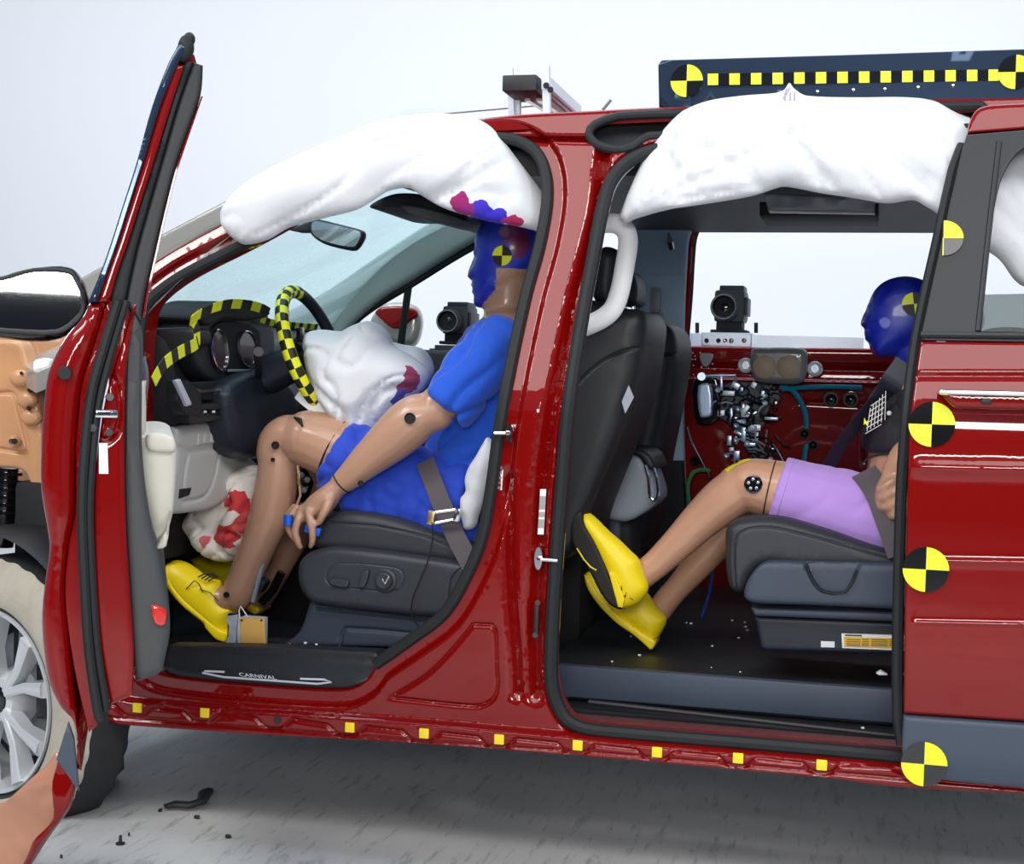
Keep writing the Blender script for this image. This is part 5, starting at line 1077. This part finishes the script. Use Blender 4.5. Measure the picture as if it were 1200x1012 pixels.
# shoes
def shoe(name, up_px, sole_px, Y, half, parent, m='yellow_leather', top=None):
    g = relief(XZ(cr(up_px, True, 4), None, Y=Y), (), Y, pillow=(half, half, half*1.05), g=.008)
    s = mk(name, g, m, parent, smooth=60)
    mk('sole', relief(XZ(cr(sole_px, True, 4), None, Y=Y-half*.95), (), Y-half*.95, T=half*1.9, r=.006, g=.012, back='round'), 'yellow_leather' if name == 'dress_shoe' and m == 'yellow_leather' and top is None else top or 'shoe_sole', s); return s
upx = [(194, 668), (197, 660), (207, 656), (218, 659), (228, 665), (237, 672), (248, 678), (257, 680), (262, 694), (268, 706), (276, 712), (272, 728), (266, 742), (256, 746), (242, 732), (228, 720), (212, 706), (200, 690), (195, 678)]
spx = [(193, 668), (196, 686), (211, 708), (226, 721), (238, 730), (239, 735, 'c'), (252, 749), (263, 753, 'c'), (267, 742), (256, 738), (243, 727), (230, 716), (214, 702), (200, 684), (197, 670)]
s1 = shoe('dress_shoe', upx, spx, .42, .046, d1)
mk('shoe_laces', [tube([U(232+k*4, 676+k*1.6, .376), U(240+k*4, 672+k*1.2, .385), U(250+k*2, 672+k, .39)], .0022, 6) for k in range(4)], 'shoe_sole', s1)
mk('shoe_seam', [tube([tuple(U(x, y, .372)) for x, y in ((218, 690), (228, 680), (233, 684), (238, 694))], .0014, 6), tube([tuple(U(x, y, .374)) for x, y in ((234, 690), (246, 694), (256, 704))], .0012, 6)], 'shoe_sole', s1)
shoe('dress_shoe', [(228, 660), (226, 654), (240, 650), (262, 656), (284, 664), (300, 680), (310, 706), (300, 716), (280, 704), (254, 684), (236, 670)], [(227, 660), (235, 673), (254, 688), (280, 708), (298, 720), (304, 714), (280, 700), (256, 680), (238, 666)], .68, .045, d1)
# ------ rear dummy
d2 = thing('crash_test_dummy', tuple(U(1040, 650, .56)), 'smaller crash test dummy in purple shorts and black top in the rear seat, feet raised', 'dummy')
RY = .56
head_mat('head_paint_rear', s2l(12, 26, 160), [(U(1022, 412, RY-.02), .022, s2l(120, 50, 70)), (U(1012, 372, RY), .012, s2l(170, 50, 60)), (U(1037, 378, RY-.07), .013, s2l(130, 140, 220)), (U(1018, 352, RY-.03), .012, s2l(120, 120, 190))])
h2 = cr([(1034, 331), (1024, 341), (1018, 354), (1015.5, 366), (1012, 373), (1009, 379.5), (1011.5, 383), (1014.5, 385), (1013, 389), (1014.5, 392), (1013.8, 396), (1018, 400), (1019, 408), (1024, 416), (1032, 419), (1048, 416), (1064, 412), (1084, 402), (1096, 388), (1102, 366), (1098, 344), (1086, 330), (1066, 323.5), (1048, 325)], True, 4)
g2 = [relief(XZ(h2, None, Y=RY), (), RY, pillow=(.070, .070, .056), g=.008)]
g2 += [ell(U(1017, 390, RY), (.011, .022, .006)), ell(U(1018, 397, RY), (.010, .020, .007)), ell(U(1021, 360, RY), (.012, .040, .010)), ell(U(1028, 411, RY), (.014, .022, .012))]
g2 += limb([(1020, 364, RY, .011), (1015.5, 372, RY, .011), (1013, 379, RY, .011)], 12)
g2 += limb([(1072, 395, RY, .052), (1074, 420, RY, .052), (1080, 445, RY, .06)])
g2 += widen(limb([(1080, 450, RY, .09), (1076, 490, RY, .105), (1068, 540, RY, .105), (1066, 590, RY, .11), (1070, 620, RY, .11)]), RY, 1.25)
g2 += limb([(1080, 462, .40, .05), (1090, 500, .37, .045), (1086, 530, .36, .042)])
g2 += limb([(1088, 528, .36, .044), (1072, 512, .36, .030)][::-1]+[(1086, 530, .36, .044)]) if False else limb([(1086, 528, .36, .042), (1066, 532, .355, .040), (1054, 545, .35, .034), (1046, 560, .35, .028)])
kn = limb([(1060, 612, .45, .098), (1010, 604, .45, .092), (960, 590, .445, .084), (920, 577, .44, .076), (898, 572, .44, .072), (880, 569, .44, .068), (866, 571, .44, .060)])
sh2 = limb([(868, 572, .44, .060), (846, 588, .44, .058), (822, 609, .44, .050), (795, 636, .44, .042), (772, 658, .44, .037), (760, 668, .44, .036), (748, 678, .44, .034)])
kn2 = limb([(1060, 612, .66, .095), (960, 600, .66, .08), (900, 590, .66, .07), (880, 590, .66, .062)])
sh22 = limb([(882, 592, .66, .056), (850, 622, .66, .050), (822, 656, .66, .042), (796, 686, .66, .034), (782, 702, .66, .034), (772, 716, .66, .034)])
# fist closed on the thigh
fist = widen(limb([(1047, 560, .35, .026), (1042, 574, .345, .032), (1040, 588, .345, .030)]), .345, 1.2)
for (xa, ya), (xb, yb) in (((1031, 572), (1047, 563)), ((1033, 583), (1051, 574)), ((1038, 594), (1055, 585)), ((1045, 604), (1057, 597))):
    fist += limb([(xa+8, ya+3, .345, .012), (xa, ya, .325, .0112), (xa+5, ya-1, .306, .0105), (xb, yb, .304, .0098)], 12)
fist += limb([(1052, 560, .322, .013), (1058, 572, .306, .012), (1060, 584, .302, .0105)], 12)
z2 = U(1040, 419, RY).z
def headfn2(c): return 1 if c.z > z2-.012 and c.y > .3 else (0)
neckz = U(1060, 440, RY).z
body2 = blob('body', g2+kn+sh2+kn2+sh22+fist, .0052, 4, ['vinyl_skin_rear', 'head_paint_rear'], d2, matfn=lambda c: 1 if c.z > neckz and c.x > U(1000, 420, RY).x else 0)
jg = widen(limb([(1080, 440, RY, .085), (1076, 470, RY, .112), (1068, 505, RY, .120), (1066, 530, RY, .115)], caps=False), RY, 1.25)
jg += limb([(1080, 456, .40, .062), (1092, 490, .37, .058), (1092, 510, .36, .055)], caps=False)
jk = blob('jacket', jg, .007, 4, ['jacket_black'], d2, fine=lambda x, y, z: .006*nz(x, y, z, 16))
ss_ = limb([(1078, 612, .46, .118), (1030, 607, .455, .108), (985, 596, .45, .098), (950, 587, .445, .091), (925, 579, .44, .086), (912, 575, .44, .084)], caps=False)
ss_ += widen(limb([(1072, 596, RY, .115), (1074, 625, RY, .11)]), RY, 1.25)+limb([(1070, 612, .66, .105), (985, 604, .66, .088), (935, 596, .66, .078)], caps=False)
ps = blob('shorts', ss_, .007, 4, ['shorts_purple'], d2, fine=lambda x, y, z: (.006+.03*ss((x-U(985, 590, .45).x)/.15))*-.45*crease(nz(x*8-z*5, y*2, z*4+x*6), 4)+.003)
hoop(U(917, 577, .44), U(950, 587, .445)-U(912, 575, .44), .0865, .0028, 'shorts_purple', 'shorts_hem', ps)
hoop(U(902, 573, .44), U(920, 577, .44)-U(898, 572, .44), .0735, .0016, 'shoe_sole', 'thigh_seam', d2)
mk('belly_seam', tube([U(1008, 545, .44), U(1018, 536, .42), U(1036, 531, .42), U(1050, 529, .42)], .003, 6), 'shoe_sole', d2)
a = U(883, 567, .3725); kd = mk('knee_joint_plate', _lathe(a, (0, -1, 0), [(0, .0225), (.006, .022), (.007, .019), (.004, .018), (.004, 0)], 28), 'black_gloss', d2)
for t in range(5):
    an = 2*math.pi*t/5+.4; q = a+Vector((math.cos(an)*.012, -.004, math.sin(an)*.012)); mk('plate_bolt', _lathe(q, (0, -1, 0), [(0, .005), (.003, .005), (.003, .003), (0, .001)], 10), 'chrome', kd)
mat('yellow_paint', (.85, .68, .02), .4)
mat('pink_paint', s2l(206, 96, 96), .4)
def on_limb_patch(name, pts, m, parent, w=.018):
    mk(name, tube([U(*p) for p in pts], [w*.5, w, w, w*.6], 8, flat=.18, up=(0, -1, .0)), m, parent)
def surf_strip(name, body, pts, w, m, parent):
    """paint stripe laid on the skin: rays cast from the outside onto the body mesh"""
    from mathutils.bvhtree import BVHTree
    dg = bpy.context.evaluated_depsgraph_get(); bv = BVHTree.FromObject(body, dg); V = []; Fc = []
    Q = cr([tuple(p) for p in pts], False, 8); m_ = 6; Q2 = np.array(Q); T = np.gradient(Q2, axis=0); T /= np.linalg.norm(T, axis=1)[:, None]
    for i in range(len(Q2)):
        wi = w*(.55+.45*math.sin(math.pi*(i+.5)/len(Q2)))
        for k in range(m_+1):
            s = (k/m_-.5)*wi; x, y = Q2[i]+np.array([-T[i][1], T[i][0]])*s
            h = bv.ray_cast(CAM, ray(x, y).normalized())
            p = h[0]+h[1]*.0012 if h[0] is not None and h[0].y < 1.0 else None
            if p is None: p = Vector(V[-1]) if V else U(x, y, .4)
            V.append(tuple(p))
    for i in range(len(Q2)-1):
        for k in range(m_): Fc.append([i*(m_+1)+k, i*(m_+1)+k+1, (i+1)*(m_+1)+k+1, (i+1)*(m_+1)+k])
    return mk(name, (np.array(V), Fc, 0), m, parent, smooth=80)
surf_strip('knee_paint_stripe', body2, [(851, 552), (858, 545), (868, 540), (880, 537)], 7, 'yellow_paint', d2)
surf_strip('knee_paint_patch', body2, [(832, 560), (840, 551), (848, 545), (855, 543)], 12, 'pink_paint', d2)
target('head_target', U(1071, 356, RY-.0715), .028, d2, nrm=(.0, -1, .08), up=(-.14, 0, 1), flip=0, black='tape_black')
# raised shoes, soles towards the camera side
s3 = shoe('dress_shoe', [(683, 600), (679, 606), (682, 618), (692, 634), (702, 656), (713, 680), (722, 700), (731, 712), (745, 709), (757, 697), (760, 686), (754, 670), (749, 655), (740, 646), (728, 634), (714, 622), (700, 608), (690, 600)], [(681, 599), (672, 606), (669, 622), (672, 640), (684, 658), (694, 676), (704, 696), (716, 710), (728, 714), (726, 704), (716, 680), (704, 652), (694, 632), (684, 614)], .40, .044, d2, top='shoe_sole')
mk('welt', tube([tuple(U(x, y, .358)) for x, y in ((676, 642), (684, 655), (692, 664), (699, 668))], .002, 6), 'yellow_leather', s3)
mk('heel_block', relief(XZ(cr([(713, 671, 'c'), (719, 670, 'c'), (732, 702, 'c'), (729, 712, 'c'), (724, 711, 'c')], True, 2), None, Y=.352), (), .352, T=.08, r=.003), 'yellow_leather', s3)
mk('shoe_scuffs', [tube([U(x, y, .356), U(x+dx, y+dy, .356)], .001, 5) for x, y, dx, dy in ((724, 692, 5, -3), (726, 697, 6, 1), (729, 702, 5, -4), (738, 700, 4, 3), (728, 686, 1, 6), (734, 694, -2, 6))], 'shoe_sole', s3)
shoe('dress_shoe', [(686, 672), (692, 669), (702, 674), (706, 684), (722, 704), (744, 696), (758, 694), (770, 712), (781, 724), (777, 738), (768, 750), (758, 748), (740, 736), (722, 722), (704, 704), (692, 688)], [(684, 674), (688, 690), (702, 710), (722, 730), (742, 744), (758, 758, 'c'), (763, 762), (768, 752), (756, 744), (736, 730), (712, 708), (697, 690), (688, 676)], .60, .044, d2, top='yellow_leather')
# lap and shoulder belts of the rear seat
strap('seat_belt', [(1062, 425, .40), (1040, 455, .40), (1010, 490, .44), (985, 522, .5), (968, 552, .6)], .055, 'dash_navy', van, side=(1, 0, .7))
strap('seat_belt', [(1012, 552, .40), (1028, 574, .355), (1042, 610, .325), (1056, 650, .29)], .062, 'belt_webbing', van, side=(1, 0, .3))
# white net pattern and yellow bolt mark printed on the belt pad
mk('net_print', [tube([U(1016+k*4.2, 505-k*2.6, .395), U(1020+k*3.6, 478-k*4, .395)], .0009, 4) for k in range(6)]+[tube([U(1014+k*1.3, 508-k*6.5, .395), U(1033+k*1.0, 497-k*6.6, .395)], .0009, 4) for k in range(6)], 'white_print', jk)
mk('bolt_print', relief(XZ([(1013, 489), (1015, 494), (1018, 492), (1017, 500), (1014, 496), (1012, 498)], None, Y=.396), (), .396, T=.001, r=0), 'yellow_tape', jk)
mk('jacket_stud', _lathe(U(1042, 484, .405), (0, -1, 0), [(0, .006), (.003, .004), (.003, 0)], 12), 'white_print', jk)
# ---------------------------------------------------------------- cameras, rails, boards, debris
def camera_thing(px, py, s, Y, label, group=None):
    c = U(px, py, Y); t = thing('high_speed_camera', tuple(c), label, 'camera', group)
    S = s
    v = Vector((0, -1, 0))
    mk('camera_body', [box(c+Vector((0, .06*S, .0)), (.10*S, .14*S, .105*S), bev=.012*S), box(c+Vector((.005*S, .06*S, .058*S)), (.08*S, .12*S, .02*S), bev=.005*S), box(c+Vector((.052*S, .06*S, .0)), (.014*S, .12*S, .06*S), bev=.004*S)], 'black_plastic', t)
    ln = mk('lens', _lathe(c+Vector((-.012*S, -.005*S, -.006*S)), v, [(0, .046*S), (.03*S, .046*S), (.05*S, .043*S), (.06*S, .044*S), (.066*S, .042*S), (.066*S, .036*S), (.05*S, .032*S)], 32), 'black_matte', t)
    mk('lens_glass', _lathe(c+Vector((-.012*S, -.045*S, -.006*S)), v, [(0, .033*S), (.006*S, .026*S), (.010*S, .014*S), (.011*S, .0)], 24), 'lens_glass', ln)
    mk('lens_ring', tube([tuple(c+Vector((-.012*S+.0385*S*math.cos(a), -.072*S, -.006*S+.0385*S*math.sin(a)))) for a in np.linspace(0, 2*math.pi, 32, False)], .0016*S, 5, closed=True), 'cable_grey', ln)
    mk('camera_foot', [box(c+Vector((0, .05*S, -.066*S)), (.085*S, .10*S, .03*S), bev=.004*S), box(c+Vector((0, .05*S, -.084*S)), (.12*S, .12*S, .012*S), bev=.003*S)], 'black_matte', t)
    return t
camera_thing(855, 358.5, 1.08, 2.06, 'black high-speed camera bolted above the holed end of the far-side rail')
camera_thing(534, 375, 1.0, 2.06, 'black high-speed camera on a dark stand, seen beside the driver dummy chest')
p1 = U(807, 397, 2.02); p2 = U(1012, 404, 2.02)
rl = thing('camera_rail', tuple(p1), 'long aluminium mounting rail across the far sliding door window', 'rail')
mk('rail_bar', [tube([p1+Vector((0, 0, -.004)), p2], .024, up=(0, 0, 1), sect=[(1, 1), (1, .4), (.5, .4), (.5, -.4), (1, -.4), (1, -1), (-1, -1), (-1, -.4), (-.5, -.4), (-.5, .4), (-1, .4), (-1, 1)][::1])], 'aluminium', rl)
bl = mk('mounting_block', relief(XZ([(822, 389), (880, 390), (880, 407), (822, 405)], None, Y=1.95), (), 1.95, T=.12, r=.003), 'aluminium', rl)
for x in (828, 842, 850, 857, 872): mk('block_hole', _lathe(U(x, 399, 1.951), (0, -1, 0), [(0, .008), (.003, .008), (.001, .005), (.001, 0)], 16), 'black_matte' if x != 850 else 'chrome', bl)
for x in (817, 886): mk('threaded_stud', cyl(U(x, 390, 2.0), U(x, 378, 2.0), .007, n=10), 'black_plastic', rl)
st = U(528, 396, 2.06)
sd_ = thing('camera_stand', tuple(U(525, 440, 2.08)), 'dark perforated camera stand outside the far front window', 'stand')
mk('stand_head', [box(st+Vector((0, .02, -.052)), (.10, .12, .05), bev=.004)], 'black_plastic', sd_)
mk('stand_plate', relief(XZ([(503, 408), (545, 408), (548, 480), (500, 480)], None, Y=2.06), [XZ([(x-2, y-2), (x+2, y-2), (x+2, y+2), (x-2, y+2)], None, Y=2.06) for x in (510, 518, 526) for y in (424, 434)], 2.06, T=.03, r=.003), 'dash_navy', sd_)
mk('stand_column', box(U(525, 600, 2.12)+Vector((0, 0, -.05)), (.08, .06, .9), bev=.005), 'black_plastic', sd_)
for n_ in ('stand_column',): pass
# far-side exterior mirror (part of the van)
fm = mk('far_side_mirror', relief(XZ(cr([(432, 378), (438, 364), (450, 355), (472, 354), (486, 360), (491, 374), (489, 392), (482, 405), (466, 406), (446, 396)], True, 4), None, Y=2.06), (), 2.06, T=.08, r=.03, back='round'), 'silver_outside', van)
mk('mirror_red_reflection', relief(XZ(cr([(439, 366), (446, 360), (468, 358), (486, 362), (489, 370), (480, 376), (470, 384), (458, 384), (446, 374)], True, 4), None, Y=2.05), (), 2.05, T=.02, r=.008), 'red_paint', fm)  # red reflection in the far mirror, painted on as a red plate
# board with checker strip on the roof
Yb = .235
def RBY(x, y): return U(x, y, Yb)
bd = thing('marker_board', tuple(RBY(985, 122)), 'long dark reflective board with a yellow checker strip standing on the roof', 'board')
mk('board_panel', relief(XZ(cr([(771, 76, 'c'), (775, 70, 'c'), (1000, 64, 'c'), (1262, 56, 'c'), (1262, 118, 'c'), (1000, 123, 'c'), (772, 126, 'c')], True, 1), None, Y=Yb), (), Yb, T=.006, r=.001, g=.05, hfun=lambda x, z, d: .004*math.sin(x*3.1+1)), 'marker_board', bd, smooth=50)
for i in range(14):
    for k, (w0, m) in enumerate(((12.6, 'yellow_tape'), (12.6, 'black_gloss'))):
        x = 829.5+i*25.3+k*12.6; 
        if x > 1165: continue
        y = 86.6-(x-829)*.0150
        hh = 13.0
        mk('checker_square', relief(XZ([(x, y), (x+12.2, y-.2), (x+12.2, y+hh), (x, y+hh+.2)], None, Y=Yb-.002), (), Yb-.004, T=.003, r=0, g=.05), m, bd, smooth=0)
target('round_target', RBY(805, 95) + Vector((0, -.003, 0)), .0375, bd, flip=1)
target('round_target', RBY(1190, 85) + Vector((0, -.006, 0)), .0375, bd, flip=1)
for x, y in ((958, 108), (1000, 106), (1037, 105), (1076, 103), (1117, 101)): mk('board_rivet', _lathe(RBY(x, y), (0, -1, 0), [(0, .005), (.003, .004), (.004, 0)], 8), 'chrome', bd)
for x in (800, 1100): mk('board_foot', box(RBY(x, 122)+Vector((0, .05, -.0)), (.04, .10, .05), bev=.003), 'marker_board', bd)
# rails and box on the front of the roof
rk = thing('roof_frame', tuple(U(640, 130, .45)), 'aluminium profile frame with a black end box on the roof above the windshield', 'frame')
def pole(a, b, w, m, name): mk(name, tube([a, b], w, up=(0, 0, 1), sect=[(1, 1), (1, .35), (.6, .35), (.6, -.35), (1, -.35), (1, -1), (-1, -1), (-1, -.35), (-.6, -.35), (-.6, .35), (-1, .35), (-1, 1)]), m, rk)
mk('end_box', box((U(617, 104, .40)+U(617, 104, .56))/2, (.088, .16, .040), bev=.004), 'black_plastic', rk)
pole(U(598, 80, .52), U(600, 136, .52), .0075, 'aluminium', 'upright'); pole(U(606, 112, .53), U(606, 136, .53), .009, 'aluminium', 'upright')
pole(U(640, 76, .43), U(641, 134, .43), .009, 'aluminium', 'upright')
pole(U(640, 98, .46), U(676, 130, 1.2), .014, 'aluminium', 'long_profile'); pole(U(625, 108, .50), U(660, 132, 1.2), .022, 'bumper_shell', 'wooden_spacer')
pole(U(650, 118, .9), U(470, 134, 1.0), .010, 'aluminium', 'cross_profile')
for x, y in ((640, 100), (645, 105)): mk('frame_bolt', _lathe(U(x, y, .415), (0, -1, 0), [(0, .008), (.004, .007), (.004, 0)], 10), 'black_matte', rk)
cl = mk('roof_antenna_stub', tube([U(706, 129, .5), U(716, 117, .5)], .004, 6), 'cable_grey', van)
# sensor box on the door sill
sbx = thing('sensor_box', tuple(U(295, 758, .2)), 'silver instrument box with a yellow face standing on the sill below the yellow shoe', 'sensor')
mk('box_body', box(U(296, 741.5, .158), (.062, .045, .080), bev=.003), 'aluminium', sbx)
pz = mk('face_plate', relief(XZ([(281, 724), (309.5, 724), (311, 758), (282, 759)], None, Y=.132), (), .132, T=.004, r=.002), 'gold_plate', sbx)
for x, y in ((283.5, 726.5), (306.5, 726.5), (307, 755), (285, 756)): mk('plate_screw', _lathe(U(x, y, .1315), (0, -1, 0), [(0, .0028), (.002, .0025), (.002, 0)], 10), 'black_matte', pz)
mk('connector', [box(U(273, 735, .16), (.018, .03, .075), bev=.003)], 'black_gloss', sbx)
mk('ribbon_wrap', relief(XZ(cr([(262, 757, 'c'), (268, 738), (264, 722, 'c'), (278, 720, 'c'), (277, 745), (274, 762, 'c')], True, 3), None, Y=.14), (), .14, T=.01, r=.002, hfun=lambda x, z, d: .006*nz(x, z, 0, 60)), 'console_grey', sbx)
mk('sensor_wire', tube([U(281, 724, .13), U(280, 715, .13), U(282, 710, .14), U(290, 722, .13)], .0015, 5), 'white_print', sbx)
# belt load cell
bc = thing('belt_load_cell', tuple(U(518, 604, .25)), 'small chrome load cell clamped on the driver seat belt', 'sensor')
mk('clamp_bar', tube([U(504, 601, .245), U(534, 597, .245)], .005, 8), 'chrome', bc); mk('clamp_bar', tube([U(508, 613, .245), U(537, 608, .245)], .005, 8), 'chrome', bc)
mk('clamp_end', box(U(506, 606, .245), (.018, .022, .035), Matrix.Rotation(.15, 3, 'Y'), .003), 'brass', bc); mk('clamp_end', box(U(536, 603, .245), (.014, .02, .032), Matrix.Rotation(.15, 3, 'Y'), .003), 'chrome', bc)
cb = mk('sensor_cable', tube(resamp([tuple(U(x, y, .235)) for x, y in cr([(506, 611), (507, 630), (502, 655), (492, 680), (484, 700), (482, 716), (486, 728), (493, 736)], False, 6)], .012, False), .0018, 6), 'black_matte', bc)
# debris
def ground(px, py):
    d = ray(px, py); t = -CAM.z/d.z; return CAM+d*t
def chip(px, py, s, label, shape='shard', name='plastic_fragment', m='black_plastic', grp=None, seedv=0):
    p = ground(px, py); random.seed(seedv)
    n = 9; P = [(p.x+s*math.cos(t)*random.uniform(.5, 1), p.y+s*.7*math.sin(t)*random.uniform(.5, 1)) for t in np.linspace(0, 2*math.pi, n, False)]
    g = relief(P, (), 0, T=.008, r=.002, g=s*.3, mp=lambda a, h, b: (a, b, .010-h+.004*nz(a, b, 1, 40)))
    o = mk(name, g, m, None, label=label, cat='debris', group=grp); return o
p = ground(218, 950)
gsd = [tube([ground(194, 950)+Vector((0, 0, .012)), ground(205, 948)+Vector((0, 0, .014)), ground(222, 950)+Vector((0, 0, .016)), ground(236, 948)+Vector((0, 0, .02)), ground(241, 944)+Vector((0, 0, .035))], [.012, .016, .016, .020, .026], 8, flat=.5)]
mk('plastic_fragment', gsd, 'black_plastic', None, label='long black broken plastic piece lying on the floor under the driver door opening', cat='debris')
chip(188, 951, .006, 'tiny black crumb left of the long black plastic piece', seedv=3)
chip(231, 959, .011, 'small black flake just below the long black plastic piece', seedv=4)
p = ground(141, 989)
mk('plastic_clip', [_lathe(p, (0, 0, 1), [(0, .010), (.004, .011), (.006, .004), (.02, .0035), (.022, .002)], 12)], 'black_plastic', None, label='small upright black plastic clip standing on the floor near the bumper corner', cat='debris')
chip(267, 982, .010, 'flat black flake on the bright floor at the bottom edge', seedv=6)
chip(52+20, 1006, .005, 'tiny black crumb at the lower left of the bright floor', seedv=8)
chip(151, 980, .004, 'tiny dark crumb beside the upright black clip', seedv=9)
random.seed(5)
# glass crumbs on the sills (parts of nothing: stuff)
gs = []
for k in range(60):
    if k < 22: p = U(random.uniform(210, 420), random.uniform(752, 770), .18)
    elif k < 50: p = Vector((random.uniform(.15, 1.0), random.uniform(.25, 1.2), zf+.004))
    else: p = U(random.uniform(880, 1040), random.uniform(850, 856), .15)
    s = random.uniform(.003, .007); gs.append(box(p, (s, s, s*.7), Matrix.Rotation(random.random()*3, 3, 'Z'), .001))
mk('glass_crumbs', gs, 'white_card', None, label='crumbs of shattered window glass strewn over the sills and cabin floor', cat='glass', kind='stuff')
for nme, px, m in (('paper_scrap', [(1027, 789), (1032, 786), (1040, 791), (1030, 791)], 'white_card'),):
    mk('paper_scrap', relief(XZ(px, None, Y=.24), (), .24, T=.02, r=.001, g=.004), m, None, label='small pale scrap on the edge of the rear cabin floor', cat='scrap')
